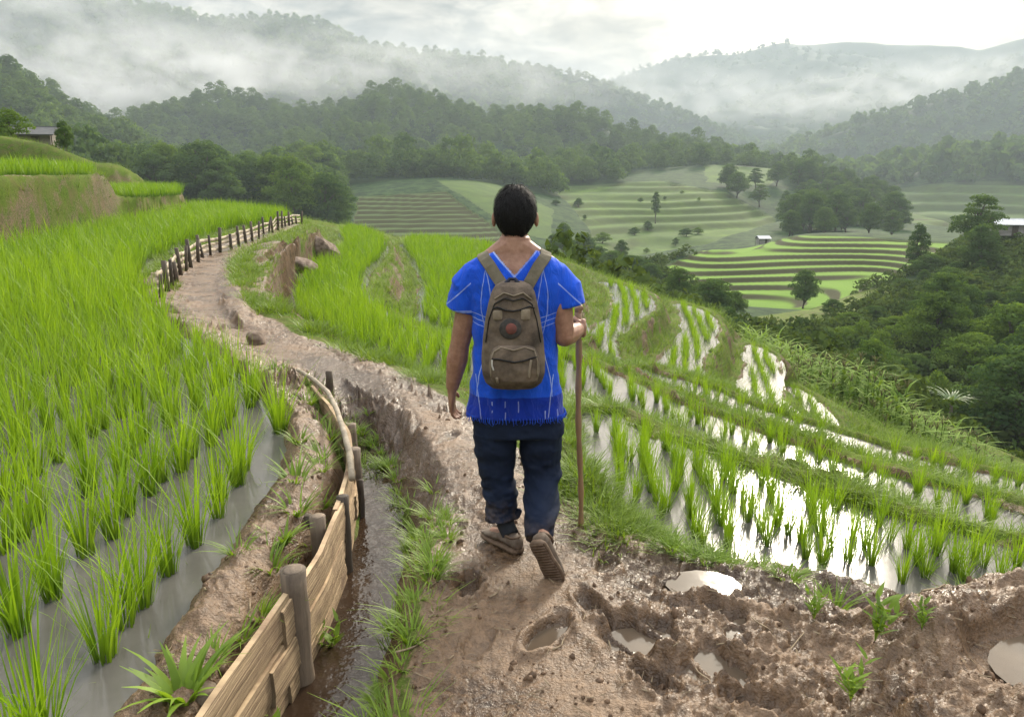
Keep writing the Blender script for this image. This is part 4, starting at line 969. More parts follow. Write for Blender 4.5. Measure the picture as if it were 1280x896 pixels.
cx = np.where(V[:, 0] < B(648, 560, YB)[0], B(620, 580, YB)[0], B(676, 580, YB)[0]); cen = np.stack([cx, np.full(len(V), YB), V[:, 2]], -1); dd_ = V-cen; dd_ /= np.linalg.norm(dd_, axis=1)[:, None]+1e-6
V = V+dd_*dr[:, None]
m = NT('navy_trousers'); n1 = m.noise(12, 5, m.obj()); zz_ = m.n('ShaderNodeSeparateXYZ', Vector=m.obj()).outputs[2]
mudf = m.math('MULTIPLY', m.map(zz_, zk+.10, zk-.06), m.ramp(m.noise(18, 5, m.obj(), .7), (.40, 0.0), (.62, .8)))
b = m.bsdf(Base__Color=m.mix(mudf, m.mix(n1, (.004, .007, .018), (.010, .019, .045)), (.13, .095, .07)), Roughness=.85, Normal=m.bump(m.noise(50, 4, m.obj()), .3, .004)); b.inputs['Specular IOR Level'].default_value = .2
trs = mk('trousers', V, Q, m.m, person)
# shoes
M_SHOE = simple('muddy_canvas', (.17, .135, .105), .8, (.09, .06, .04), 26, .5); M_SOLE = simple('muddy_sole', (.09, .055, .033), .75, (.16, .11, .075), 34, .9)
def shoe(fr):
    o0, f, u, s_ = fr
    prof = [(-.012, .022), (0, .034), (.03, .038), (.09, .036), (.15, .044), (.20, .043), (.235, .033), (.252, .014)]
    up = MB(); R = []
    for t, hw, top in ((-.012, .020, .05), (.0, .033, .075), (.03, .037, .085), (.07, .037, .085), (.11, .039, .075), (.16, .044, .058), (.20, .042, .048), (.235, .031, .036), (.25, .012, .024)):
        th = np.arange(16)/16*2*math.pi; R.append(o0+f*t+s_*(np.cos(th)*hw)[:, None]+u*(.018+(top-.018)*(.5+.5*np.sin(th)))[:, None])
    so = MB(); S = []
    for t, hw in prof:
        th = np.arange(16)/16*2*math.pi; S.append(o0+f*t+s_*(np.sign(np.cos(th))*np.abs(np.cos(th))**.6*(hw+.004))[:, None]+u*(.010+.012*np.sign(np.sin(th))*np.abs(np.sin(th))**.5)[:, None])
    up.loft(R); so.loft(S)
    for t in np.arange(.0, .24, .016):
        w = np.interp(t, [p[0] for p in prof], [p[1] for p in prof]); 
        so.box(o0+f*t-u*.003, (w*.85, .0045, .003), np.stack([s_, f, u], -1))
    e = up.build('shoe', M_SHOE, person); V_ = so.build('sole', M_SOLE, e); 
    cf = MB(); q = o0+f*.045+u*.078; th = np.arange(17)/16*2*math.pi; cf.tube([q+f*math.cos(a)*.042+s_*math.sin(a)*.036+u*.004*math.cos(a) for a in th], .006, 6); cf.build('collar', M_SOLE, e)
shoe(FL); shoe(FR)
sk = MB(); sk.tube([AN_L+[0, 0, .05], AN_L, FL[0]+FL[1]*.055+FL[2]*.07], [.046, .043, .041], 16); sk.build('sock', simple('dark_sock', (.03, .035, .045), .9), person)
person.location = (0.0, YB-.05, 0.0)
for ch in person.children: ch.matrix_parent_inverse = Matrix.Translation(-Vector(person.location))
# ---------- walking stick
m = NT('stick_wood'); n1 = m.noise(30, 5, m.n('ShaderNodeMapping', Vector=m.obj(), Scale=(1, 1, .12)).outputs[0]); m.bsdf(Base__Color=m.mix(n1, (.13, .07, .035), (.34, .21, .11)), Roughness=.55, Normal=m.bump(n1, .4, .004)); M_STICK = m.m
mb = MB(); P = [STK_B+(STK_T-STK_B)*t+np.array([.004*math.sin(t*9), .003*math.cos(t*7), 0]) for t in np.linspace(0, 1, 22)]
mb.tube(P, [.0125+.0022*math.sin(i*1.9)+.003*i/22 for i in range(22)], 12); mb.tube([P[-1]+[0, 0, -.01], P[-1]+[.002, 0, .012], P[-1]+[.012, -.004, .02], P[-1]+[.022, -.008, .012]], [.015, .021, .02, .012], 10)
stick = mb.build('walking_stick', M_STICK); meta(stick, 'brown wooden walking stick held in the right hand of the man', 'walking stick')
# ---------- backpack
def canvas(name, a, b_, sc=9):
    m = NT(name); n1 = m.noise(sc, 6, m.obj(), .65); n2 = m.noise(350, 2, m.obj()); m.bsdf(Base__Color=m.mix(m.ramp(n1, (.36, 0.0), (.64, 1.0)), a, b_), Roughness=.9, Normal=m.bump(m.math('ADD', n2, m.math('MULTIPLY', n1, 2.0)), .5, .004)); return m.m
M_PACK = canvas('worn_canvas', (.050, .036, .026), (.165, .122, .085)); M_TAN = canvas('tan_canvas', (.16, .125, .085), (.25, .20, .14)); M_STRAP = canvas('strap_webbing', (.10, .085, .055), (.17, .145, .10)); M_ZIP = simple('dark_zip', (.012, .011, .011), .6); M_NAVY = simple('navy_loop', (.008, .012, .03), .7); M_BADGE = simple('red_badge', (.20, .065, .05), .8, (.13, .05, .04)); M_METAL = simple('pale_metal', (.55, .52, .46), .35)
pack = empty('backpack', tuple(B(641, 480, 3.08)), 'worn brown canvas backpack on the back of the man in blue', 'backpack')
def prings(rows, yb, p=3.0):
    R = []
    for py, a, b_, yf in rows:
        l, r = B(a, py, yf+.04), B(b_, py, yf+.04); R.append(sring(((l[0]+r[0])/2, (yb+yf)/2, l[2]), (r[0]-l[0])/2, (yb-yf)/2, 28, p))
    return R[::-1]
mb = MB(); mb.loft(prings([(352, 628, 655, 3.10), (357, 619, 664, 3.075), (366, 614, 669, 3.055), (380, 610, 672, 3.045), (400, 606, 676, 3.035), (425, 603, 680, 3.025), (450, 601, 682, 3.015), (468, 602, 682, 3.015), (479, 606, 678, 3.025), (484, 614, 670, 3.05)], 3.185))
V, Q = fuse(mb, .006, 4)
V = V+np.stack([np.zeros(len(V)), (fbm(V[:, 0]*14, V[:, 2]*12, 3, 97)*.008+fbm(V[:, 0]*40, V[:, 2]*30, 2, 98)*.003), np.zeros(len(V))], -1)
o = mk('pack_body', V, Q, M_PACK); o.parent = pack; o.matrix_parent_inverse = Matrix.Translation(-Vector(pack.location)); pbody = o
PB = BVHTree.FromPolygons([tuple(v) for v in V], [tuple(q) for q in Q])
mb = MB(); mb.loft(prings([(430, 624, 660, 3.01), (434, 616, 669, 2.995), (445, 612, 674, 2.985), (462, 611, 675, 2.98), (474, 614, 672, 2.985), (480, 620, 666, 3.005)], 3.04, 3.4))
V, Q = fuse(mb, .005, 4); V = V+np.stack([np.zeros(len(V)), fbm(V[:, 0]*20, V[:, 2]*20, 3, 99)*.006, np.zeros(len(V))], -1)
fp = mk('front_pocket', V, Q, M_PACK); fp.parent = pack; fp.matrix_parent_inverse = Matrix.Translation(-Vector(pack.location)); PF = BVHTree.FromPolygons([tuple(v) for v in V], [tuple(q) for q in Q])
def on(px, py, off=.002, both=True):
    d = Vector(ray(px, py)).normalized(); best = None
    for t in ((PF, PB) if both else (PB,)):
        h = t.ray_cast(Vector((0, 0, CH)), d)
        if h[0] is not None and (best is None or h[3] < best[1]): best = (h[0], h[3])
    return np.array(best[0]-d*off)
def cord(pts, r, name, mat, par, n=8, sub=6, off=.003):
    P = []
    for (a, b_), (c_, d_) in zip(pts[:-1], pts[1:]):
        for t in np.arange(sub)/sub: P.append(on(a+(c_-a)*t, b_+(d_-b_)*t, off))
    P.append(on(*pts[-1], off)); mb = MB(); mb.tube(P, r, n)
    o = mb.build(name, mat); o.parent = par; return o
cord([(615, 449), (622, 449), (632, 451), (643, 453), (655, 451), (664, 448), (671, 446)], .0035, 'zip', M_ZIP, fp)
cord([(614, 470), (613, 452), (617, 440), (626, 434), (642, 438), (656, 434), (668, 438), (672, 452), (672, 470)], .003, 'piping', M_TAN, fp)
cord([(616, 386), (622, 384), (632, 388), (642, 389), (652, 387), (662, 383), (668, 385)], .0035, 'zip', M_ZIP, pbody)
cord([(607, 428), (611, 400), (618, 380), (630, 373), (642, 376), (654, 373), (665, 380), (671, 400), (676, 428)], .0025, 'piping', M_ZIP, pbody)
cord([(618, 374), (630, 366), (642, 370), (654, 366), (664, 374)], .0035, 'piping', M_TAN, pbody)
def patch(px, py, w, h, name, mat, par, round_=False, off=.004):
    n = 20; th = np.arange(n)/n*2*math.pi; mb = MB(); rings = []
    for k, (sc_, o_) in enumerate(((1.0, -.004), (1.0, off), (.92, off+.002))):
        pts = []
        for a in th:
            cx_, cy_ = math.cos(a), math.sin(a)
            if not round_: cx_, cy_ = np.sign(cx_)*abs(cx_)**.4, np.sign(cy_)*abs(cy_)**.4
            pts.append(on(px+cx_*w*sc_, py+cy_*h*sc_, o_))
        rings.append(pts)
    mb.loft(rings, True); o = mb.build(name, mat); o.parent = par; return o
patch(622, 394, 6, 6, 'tan_tab', M_TAN, pbody); patch(657, 393, 6, 7, 'tan_tab', M_TAN, pbody)
patch(638, 411, 14, 13, 'dark_emblem', canvas('emblem_cloth', (.022, .021, .02), (.07, .06, .05), 30), pbody, True); patch(639, 411, 7, 7, 'badge', M_BADGE, pbody, True, .008)
cord([(615, 450), (615, 457), (617, 463)], .0035, 'zip_pull', M_METAL, fp, off=.008); cord([(621, 472), (622, 478)], .006, 'zip_pull', M_TAN, fp, sub=3, off=.006); cord([(664, 450), (662, 462), (661, 472)], .005, 'zip_pull', M_TAN, fp, off=.008)
def ribbon(P, N, w, th, name, mat):
    P = np.array(P); N = np.array(N, float); N /= np.linalg.norm(N, axis=1)[:, None]; T = np.gradient(P, axis=0); T /= np.linalg.norm(T, axis=1)[:, None]; S = np.cross(T, N); S /= np.linalg.norm(S, axis=1)[:, None]
    rings = [[p-s*w+n*-th, p+s*w+n*-th, p+s*w*.96+n*th, p-s*w*.96+n*th][::-1] for p, s, n in zip(P, S, N)]
    mb = MB(); mb.loft(rings); o = mb.build(name, mat, None, False); o.parent = pack; o.matrix_parent_inverse = Matrix.Translation(-Vector(pack.location)); return o
def shirt_pt(px, py):
    d = Vector(ray(px, py)).normalized(); h = SBVH.ray_cast(Vector((0, 0, CH)), d); return h
for pts, sx in (([(633, 366), (627, 354), (620, 344), (613, 333), (607, 325), (604, 321)], -1), ([(655, 366), (661, 354), (667, 344), (673, 333), (679, 325), (682, 321)], 1)):
    P, N = [], []
    for px, py in pts:
        h = shirt_pt(px, py)
        if h[0] is None: continue
        P.append(np.array(h[0])+np.array(h[1])*.006); N.append(np.array(h[1])+np.array([0, -.4, .2]))
    x0 = P[-1][0]; ztop = P[-1][2]
    for yy in np.linspace(P[-1][1]+.03, YB+.10, 5):
        h = SBVH.ray_cast(Vector((x0, yy, 2.2)), Vector((0, 0, -1)))
        if h[0] is not None and h[0][2] > ztop-.12: P.append(np.array(h[0])+[0, 0, .006]); N.append(np.array(h[1]))
    zf = P[-1][2]
    for zz2 in np.linspace(zf-.05, zf-.36, 7):
        h = SBVH.ray_cast(Vector((x0, YB+.6, zz2)), Vector((0, -1, 0)))
        if h[0] is not None: P.append(np.array(h[0])+[0, .006, 0]); N.append(np.array(h[1]))
    ribbon(P, N, .026, .005, 'strap', M_STRAP)
mb = MB(); mb.tube([B(632, 364, 3.10), B(632, 354, 3.12), B(637, 349, 3.13), B(644, 349, 3.13), B(648, 354, 3.12), B(649, 364, 3.10)], .011, 10, flat=(1, .7)); o = mb.build('grab_handle', M_NAVY); o.parent = pack; o.matrix_parent_inverse = Matrix.Translation(-Vector(pack.location))
# ================= fences, corn, huts, weeds, sticks =================
def wood(name, a, b_, axis=2, sc=14):
    m = NT(name); s = [sc, sc, sc]; s[axis] = sc*.1
    n1 = m.noise(1, 6, m.n('ShaderNodeMapping', Vector=m.obj(), Scale=tuple(s)).outputs[0], .65); n2 = m.noise(7, 4, m.obj())
    c_ = m.mix(m.ramp(n1, (.32, 0.0), (.66, 1.0)), a, b_); c_ = m.mix(m.ramp(n2, (.55, 0.0), (.75, .7)), c_, tuple(np.array(a)*.5))
    m.bsdf(Base__Color=c_, Roughness=.8, Normal=m.bump(n1, .9, .012)); return m.m
M_POST = wood('weathered_post', (.07, .05, .035), (.22, .165, .115)); M_DPOST = wood('dark_post', (.03, .022, .016), (.10, .075, .05))
def plank_mat():
    m = NT('pale_plank'); u = m.attr('along'); v = m.attr('across')
    cv_ = m.n('ShaderNodeCombineXYZ', X=m.math('MULTIPLY', u, 1.6), Y=m.math('MULTIPLY', v, 26.0), Z=0.0); n1 = m.noise(1, 6, cv_.outputs[0], .65, 1.2)
    n2 = m.noise(5, 5, m.obj(), .6); c_ = m.mix(m.ramp(n1, (.36, 0.0), (.56, 1.0)), (.16, .095, .05), (.50, .36, .21)); c_ = m.mix(m.ramp(n2, (.50, 0.0), (.72, .8)), c_, (.14, .08, .045))
    c_ = m.mix(m.ramp(n1, (.28, 1.0), (.34, 0.0)), c_, (.03, .018, .012))
    m.bsdf(Base__Color=c_, Roughness=.75, Normal=m.bump(n1, 1.0, .012)); return m.m
M_PLANK = plank_mat()
FP = np.array(FENCE)
def along(P, n):
    s = np.concatenate([[0], np.cumsum(np.linalg.norm(np.diff(P, axis=0), axis=1))]); t = np.linspace(0, s[-1], n); return np.stack([np.interp(t, s, P[:, k]) for k in range(P.shape[1])], -1), t
rp = np.random.default_rng(31)
plankfence = empty('plank_fence', (*FP[2], -.28), 'low plank fence with round posts beside the ditch in the foreground', 'fence')
def fkid(o, e): o.parent = e; o.matrix_parent_inverse = Matrix.Translation(-Vector(e.location)); return o
A, S = along(FP, 90)
T_ = np.gradient(A, axis=0); T_ /= np.linalg.norm(T_, axis=1)[:, None]; Nn = np.stack([T_[:, 1], -T_[:, 0]], -1)     # towards the ditch
def plank(i0, i1, za, zb, off, thick=.016):
    P, s, Nd = A[i0:i1], S[i0:i1], Nn[i0:i1]; nv_ = 9; mb = MB(); rings = []; al = []; ac = []
    top = zb+.008*np.sin(s*3.1)+.006*fbm(s*4, s*0, 3, i0); bot = za+.008*np.sin(s*2.3+1)
    for k in range(len(P)):
        sec = []
        for j, t in enumerate(np.linspace(0, 1, nv_)): sec.append((t, 1))
        for t in np.linspace(1, 0, nv_): sec.append((t, -1))
        ring = []
        for t, sg in sec:
            z = bot[k]*(1-t)+top[k]*t; d_ = off+sg*thick*(1 if .02 < t < .98 else .7)+.006*float(fbm(np.array([s[k]*3]), np.array([t*9.]), 3, 77))
            ring.append([P[k, 0]+Nd[k, 0]*d_, P[k, 1]+Nd[k, 1]*d_, z]); al.append(s[k]); ac.append(t+i0*.37+za)
        rings.append(ring)
    mb.loft(rings); al += [s[0], s[-1]]; ac += [0, 0]
    return fkid(mb.build('plank', M_PLANK, None, False, {'along': al, 'across': ac}), plankfence)
for (a_, b_), (o1, t1) in zip(((0, 20), (19, 38), (37, 52), (51, 66), (64, 78), (77, 90)), ((0, .145), (.014, .128), (0, .135), (.012, .115), (0, .105), (.01, .09))):
    plank(a_, b_+3, t1-.155+float(rp.uniform(-.01, .01)), t1, o1); plank(max(0, a_-3), b_, t1-.31, t1-.165, o1+.007); plank(a_, b_+1, t1-.47, t1-.32, o1+.002)
def post(px, pyt, pyb, z, wpx, mat=None, par=None, lean=(0, 0)):
    b_ = onz(px, pyb, z); t = ony(px, pyt, b_[1]); r = wpx/2/F*math.hypot(b_[1], 1.9); h = t[2]-b_[2]; mb = MB(); n = 7
    P = [np.array([b_[0]+lean[0]*k/(n-1), b_[1]+lean[1]*k/(n-1), b_[2]-.08+(h+.08)*k/(n-1)]) for k in range(n)]
    mb.tube(P, [r*(1+.07*math.sin(k*2.1+px)) for k in range(n-1)]+[r*.98], 14); mb.tube([P[-1]-[0, 0, .002], P[-1]+[0, 0, .004]], [r*.9, r*.55], 14)
    return fkid(mb.build('post', mat or M_POST), par or plankfence)
post(268, 862, 985, -.28, 30); post(377, 712, 852, -.29, 30); post(404, 645, 752, -.29, 19); post(386, 644, 690, -.1, 14, M_DPOST); post(434, 620, 716, -.29, 15, M_DPOST); post(446, 561, 642, -.29, 18); post(441, 530, 580, -.27, 14); post(414, 464, 512, -.2, 9, M_DPOST); post(453, 600, 650, -.3, 8, M_DPOST)
mb = MB(); R_ = [(372, 462, .22), (392, 474, .2), (410, 490, .19), (421, 512, .19), (430, 540, .19), (437, 566, .18), (440, 598, .16)]; P = [onz(a, b_, z) for a, b_, z in R_]; mb.tube(P, [.016, .017, .017, .018, .018, .019, .018], 10); mb.tube([P[1], P[1]+[.02, .08, .1]], [.008, .004], 6); fkid(mb.build('rail', wood('grey_pole', (.16, .13, .09), (.36, .30, .22))), plankfence)
# the fence along the far bend of the path
bend = [(197, 374), (204, 367), (213, 354), (226, 340), (239, 329), (254, 319), (272, 313), (292, 308), (305, 302), (325, 295), (345, 287), (360, 281), (375, 276)]
BP = np.array([onz(a, b_, .09)[:2] for a, b_ in bend]); BA, BS = along(BP, 80); BT = np.gradient(BA, axis=0); BT /= np.linalg.norm(BT, axis=1)[:, None]; BN = np.stack([BT[:, 1], -BT[:, 0]], -1)
BZ = zat(BA[:, 0], BA[:, 1])
railfence = empty('rail_fence', (*BA[20], float(BZ[20])), 'low rail fence of dark posts and pale bars on the distant bend of the path', 'fence')
M_RAIL = wood('pale_bar', (.24, .19, .13), (.52, .44, .32), 1)
for zk_, r in ((.30, .022), (.19, .02), (.085, .024)):
    mb = MB(); mb.tube([(a[0], a[1], z+zk_+.012*math.sin(s*2.2+zk_*30)) for a, z, s in zip(BA, BZ, BS)], r, 8, flat=(.6, 1.5)); fkid(mb.build('rail', M_RAIL), railfence)
npst = 26; ips = np.linspace(0, 79, npst).astype(int)
for k, i in enumerate(ips):
    hh = float(rp.uniform(.30, .54)); pr = float(rp.uniform(.8, 1.25)); q = BA[i]+BN[i]*.045; z0_ = float(BZ[i]); mb = MB(); lx, ly = rp.normal(0, .04, 2)
    mb.tube([(q[0], q[1], z0_-.12), (q[0]+lx*.5, q[1]+ly*.5, z0_+hh*.5), (q[0]+lx, q[1]+ly, z0_+hh)], [.034*pr, .032*pr, .030*pr], 9); fkid(mb.build('post', M_DPOST), railfence)
for i in range(0, 20, 2):
    q = BA[i]-BN[i]*.03; z0_ = float(BZ[i]); mb = MB(); mb.box((q[0], q[1], z0_+.12), (.03, .012, .2+.03*rp.random()), np.array([[BT[i, 0], BN[i, 0], 0], [BT[i, 1], BN[i, 1], 0], [0, 0, 1]])); fkid(mb.build('board', M_RAIL, None, False), railfence)
# ---------- corn
M_CORN = leafmat('corn_leaf', (.055, .115, .015), (.24, .34, .07), .35, rough=.7, spec=.04)
M_TASSEL = simple('corn_tassel', (.14, .12, .05), .9, (.20, .17, .08))
rc = np.random.default_rng(41)
def corn_arr(nl, seg, h):
    n = nl; P = np.stack([np.zeros(n), np.zeros(n), np.linspace(.12, .86, n)*h], -1); az = np.arange(n)*math.pi+rc.normal(0, .7, n)+rc.random()*6
    H = rc.uniform(.42, .62, n)*(1.15-.4*np.linspace(0, 1, n)); return bl_arr(P, H, rc.uniform(.06, .085, n), az, rc.uniform(.35, .8, n), rc.uniform(.7, 1.5, n), seg, rc.random(n))
CORN = []
for i in range(6):
    h = rc.uniform(1.4, 1.75); V, Q, T_, G = corn_arr(13, 4, h); st = MB(); st.tube([(0, 0, -.1), (.01, 0, h*.5), (.0, .02, h*.97)], [.016, .014, .008], 6); sv = np.concatenate(st.V); sq = np.concatenate(st.Q)
    tl = MB()
    for k in range(5): a = k*1.26+rc.random(); tl.tube([(0, .02, h*.95), (.05*math.cos(a), .05*math.sin(a), h+.08), (.12*math.cos(a), .12*math.sin(a), h+.12)], [.006, .006, .003], 4)
    CORN.append((V, Q, T_, G, sv, sq, tl))
CD = []
for V, Q, T_, G, sv, sq, tl in CORN:
    a = mk('leaves', V, Q, M_CORN, attrs={'tint': T_, 'hgt': G}); b_ = mk('stalk', sv, sq, M_CORN, attrs={'tint': np.full(len(sv), .4)}); t = tl.build('tassel', M_TASSEL); CD.append((a.data, b_.data, t.data))
    for o in (a, b_, t): bpy.data.objects.remove(o)
LA, LB = LINES[14], LINES[13]; cpt = []
NE, FE = along(LA, 60)[0], along(LB, 60)[0]
for i in range(5200):
    u = rc.random()*59; k = int(u); f = u-k; k2 = min(k+1, 59); a = NE[k]*(1-f)+NE[k2]*f; b_ = FE[k]*(1-f)+FE[k2]*f; t = rc.random()**.9*1.3-.12; p = a*(1-t)+b_*t; cpt.append(p[:2])
cpt = np.array(cpt); cpt = cpt[minidist(cpt[:, 0], cpt[:, 1], .36)]; cz = zat(cpt[:, 0], cpt[:, 1])
qx, qy, qd = project(np.c_[cpt, cz+1.2]); ok_ = (qx > 860) & (qx < 1330); cpt, cz, qx = cpt[ok_], cz[ok_], qx[ok_]
od = np.argsort(np.hypot(cpt[:, 0], cpt[:, 1]))
vis_ = [i for i in od if qx[i] < 1285][:200]; vs2 = set(vis_)
for i in vis_:
    e = empty('corn_plant', (cpt[i, 0], cpt[i, 1], cz[i]), 'leafy corn plant in the near front of the corn hill on the right', 'corn plant', 'front corn plants of the corn hill', rc.random()*6.28); s = rc.uniform(.85, 1.15); e.scale = (s*1.15, s*1.15, s)
    for nm, d in zip(('leaves', 'stalk', 'tassel'), CD[int(rc.integers(6))]): o = bpy.data.objects.new(nm, d); COL.objects.link(o); o.parent = e
rest_ = np.array([i for i in range(len(cpt)) if i not in vs2])
meta(merged('corn', np.c_[cpt[rest_], cz[rest_]], [(V, Q, T_, G) for V, Q, T_, G, *_r in CORN], rc, M_CORN, .85, 1.15), 'dense corn over the back of the hill', kind='stuff')
# ---------- shrubs among the corn edge and ravine (undergrowth)
# ---------- huts
def hut(px, dist, w, d_, h, roofc, wallc, label, rz=0.0, dz=0.0, nposts=4):
    x = atd(px, dist, 0)[0]; z = float(zat(x, dist)); x = atd(px, dist, z)[0]; z = float(zat(x, dist))+dz
    e = empty('hut', (x, dist, z), label, 'hut', None, rz)
    mw = wood('hut_wall', tuple(np.array(wallc)*.6), wallc, 0, 3); mr = simple('hut_roof', roofc, .6, tuple(np.array(roofc)*.75), 3)
    a = MB(); a.box((0, 0, h*.36), (w*.46, d_*.46, h*.36)); a.build('wall', mw, e, False)
    r_ = MB()
    for sg in (-1, 1):
        an = math.atan2(h*.32, d_*.6); Rm = np.array(Matrix.Rotation(-sg*an, 3, 'X')); r_.box((0, sg*d_*.30, h*.86), (w*.58, d_*.36, .05*h/2.4), Rm)
    r_.build('roof', mr, e, False)
    for sx in (-1, 1):
        for sy in (-1, 1): p = MB(); p.tube([(sx*w*.5, sy*d_*.5, -.8), (sx*w*.5, sy*d_*.5, h*.74)], .06*h/2.4, 6); p.build('post', M_DPOST, e)
    q = MB(); q.box((w*.12, -d_*.46-.02, h*.32), (w*.10, .03, h*.30)); q.build('door', M_DPOST, e, False)
    return e
hut(46, 45.5, 2.2, 1.9, 1.4, (.09, .09, .09), (.22, .19, .16), 'small dark hut with a grey roof on the left bank', .25, -.25)
hut(1256, 92, 3.3, 2.4, 1.9, (.62, .64, .66), (.34, .32, .30), 'white roofed hut among the dark trees on the right', -.2, 1.2)
hut(953, 128, 1.9, 1.6, 1.35, (.55, .57, .58), (.4, .38, .35), 'tiny white hut at the top edge of the round terraces', .1, .1)
# ---------- boulders in the eroded bank
M_ROCK = simple('clay_rock', (.09, .06, .042), .9, (.26, .20, .155), 9, 1.0)
def boulder(px, py, z, sx, sy, sz, rot, label, seed):
    p = onz(px, py, z); mb = MB(); mb.ball((0, 0, 0), 1, 28, 18); V = np.concatenate(mb.V); n = V/np.linalg.norm(V, axis=1)[:, None]
    rr_ = np.random.default_rng(seed); 
    for k in range(9):
        ax2 = rr_.normal(size=3); ax2 /= np.linalg.norm(ax2); d_ = V@ax2; lim = rr_.uniform(.55, .8); V = V-np.clip(d_-lim, 0, None)[:, None]*ax2
    V = V+n*(.06*fbm(V[:, 0]*3+V[:, 2], V[:, 1]*3, 3, seed))[:, None]
    o = mk('boulder', V*[sx, sy, sz], [np.concatenate(mb.Q), np.concatenate(mb.T)], M_ROCK, smooth=False); o.location = p; o.rotation_euler = rot; return meta(o, label, 'boulder')
boulder(406, 314, -.35, .58, .36, .40, (.2, .5, .4), 'pale clay boulder jutting from the end of the grassy bank', 3)
boulder(376, 334, -.4, .45, .35, .22, (.1, .25, .3), 'flat brown slab of clay at the foot of the grassy bank', 5)
boulder(213, 390, .1, .13, .1, .1, (0, .2, .3), 'small dark stone at the left side of the path bend', 7)
boulder(318, 428, .02, .12, .1, .12, (0, .3, 1), 'small dark stone at the path edge above the ditch end', 8)
# ---------- weeds, tufts, twigs
M_WEED = leafmat('weed_leaf', (.065, .125, .012), (.25, .37, .04), .38)
def tuft_arr(n, L, wd, lean): 
    a = rp.random(n)*6.283; return bl_arr(np.stack([.03*np.cos(a), .03*np.sin(a), np.full(n, -.02)], -1), rp.uniform(.6, 1.1, n)*L, rp.uniform(.7, 1.2, n)*wd, a+rp.normal(0, .4, n), rp.uniform(.2, lean, n), rp.uniform(.2, .9, n), 5, rp.random(n))
TUF = [mk('grass_tuft', *tuft_arr(34, .17, .011, .9)[:2], M_WEED, attrs=None) for _ in range(0)]
def mkd(arr, nm): V, Q, T_, G = arr; o = mk(nm, V, Q, M_WEED, attrs={'tint': T_*.7+.15, 'hgt': G}); d = o.data; bpy.data.objects.remove(o); return d
TUFD = [mkd(tuft_arr(40, .12, .010, 1.0), 'grass_tuft') for _ in range(5)]; BROAD = [mkd(tuft_arr(30, .17, .034, .7), 'broad_weed') for _ in range(2)]
def herb(nst=5, H=.16):
    VV, QQ, TT, GG = [], [], [], []; nv = 0
    for k in range(nst):
        a = rp.random()*6.28; nl = 7; t = np.linspace(.25, 1, nl); P = np.stack([np.cos(a)*.05*t, np.sin(a)*.05*t, t*H*rp.uniform(.7, 1.1)], -1); az = a+np.arange(nl)*2.4
        V, Q, T_, G = bl_arr(P, np.full(nl, .045), np.full(nl, .022), az, np.full(nl, .9), np.full(nl, .3), 3); VV.append(V); QQ.append(Q+nv); TT.append(T_); GG.append(G); nv += len(V)
        V, Q, T_, G = bl_arr(np.array([[0, 0, 0.]]), np.array([H]), np.array([.006]), np.array([a]), np.array([.3]), np.array([.0]), 3); VV.append(V); QQ.append(Q+nv); TT.append(T_); GG.append(G); nv += len(V)
    return np.concatenate(VV), np.concatenate(QQ), np.concatenate(TT), np.concatenate(GG)
HERB = [mkd(herb(), 'leafy_herb') for _ in range(3)]
def weed(data, px, py, z, s, label, group=None, cat='weed', name=None):
    p = onz(px, py, z); z = float(zat(p[0], p[1])); o = bpy.data.objects.new(name or data.name.split('.')[0], data); COL.objects.link(o); o.location = (p[0], p[1], z); o.rotation_euler = (0, 0, rp.random()*6.28); o.scale = (s, s, s); return meta(o, label, cat, group)
weed(BROAD[0], 228, 868, .13, 1.0, 'broad leaved green plant on the mud dyke nearest the plank fence corner'); weed(BROAD[1], 352, 668, .14, .7, 'broad leaved green tuft on the dyke behind the fence posts')
weed(HERB[0], 408, 786, -.2, 1.0, 'small leafy herb growing in front of the thick fence post'); weed(HERB[1], 1093, 806, .1, 1.1, 'leafy herb in the dark hollow of the mud mound'); weed(HERB[2], 1065, 860, .1, .9, 'lower small herb on the mud mound at the frame bottom'); weed(HERB[0], 1017, 776, .0, .8, 'bright small herb in the churned mud right of the path'); weed(HERB[1], 1150, 802, .15, .6, 'tiny herb on the side of the mud mound'); weed(HERB[2], 330, 880, -.1, .9, 'small herb at the foot of the planks')
for px, py in ((395, 610), (398, 585), (372, 560), (385, 640), (402, 560), (365, 640), (340, 700), (315, 740), (298, 775), (265, 815), (300, 700), (408, 530), (395, 520), (385, 498), (350, 470), (340, 455), (372, 610), (350, 690)):
    weed(TUFD[int(rp.integers(5))], px+rp.uniform(-6, 6), py+rp.uniform(-5, 5), .14, rp.uniform(.75, 1.25), 'green grass tuft on the dyke side of the plank fence', 'grass tufts along the plank fence', 'grass tuft')
for i in range(38):
    t = rp.random(); px = np.interp(t, [0, .25, .5, .75, 1], [455, 500, 540, 535, 500])+rp.uniform(-28, 28); py = np.interp(t, [0, .25, .5, .75, 1], [880, 785, 690, 630, 560])
    weed(TUFD[int(rp.integers(5))], px, py, .04, rp.uniform(.45, .95), 'green grass tuft on the strip between ditch and path', 'grass tufts between ditch and path', 'grass tuft')
for i in range(34):
    t = rp.random(); weed(TUFD[int(rp.integers(5))], 448+52*t+rp.uniform(-14, 16), 500+95*t+rp.uniform(-6, 6), .0, rp.uniform(.5, .9), 'grass tuft on the ditch rim behind the farthest plank fence posts', 'grass tufts at the far end of the ditch', 'grass tuft')
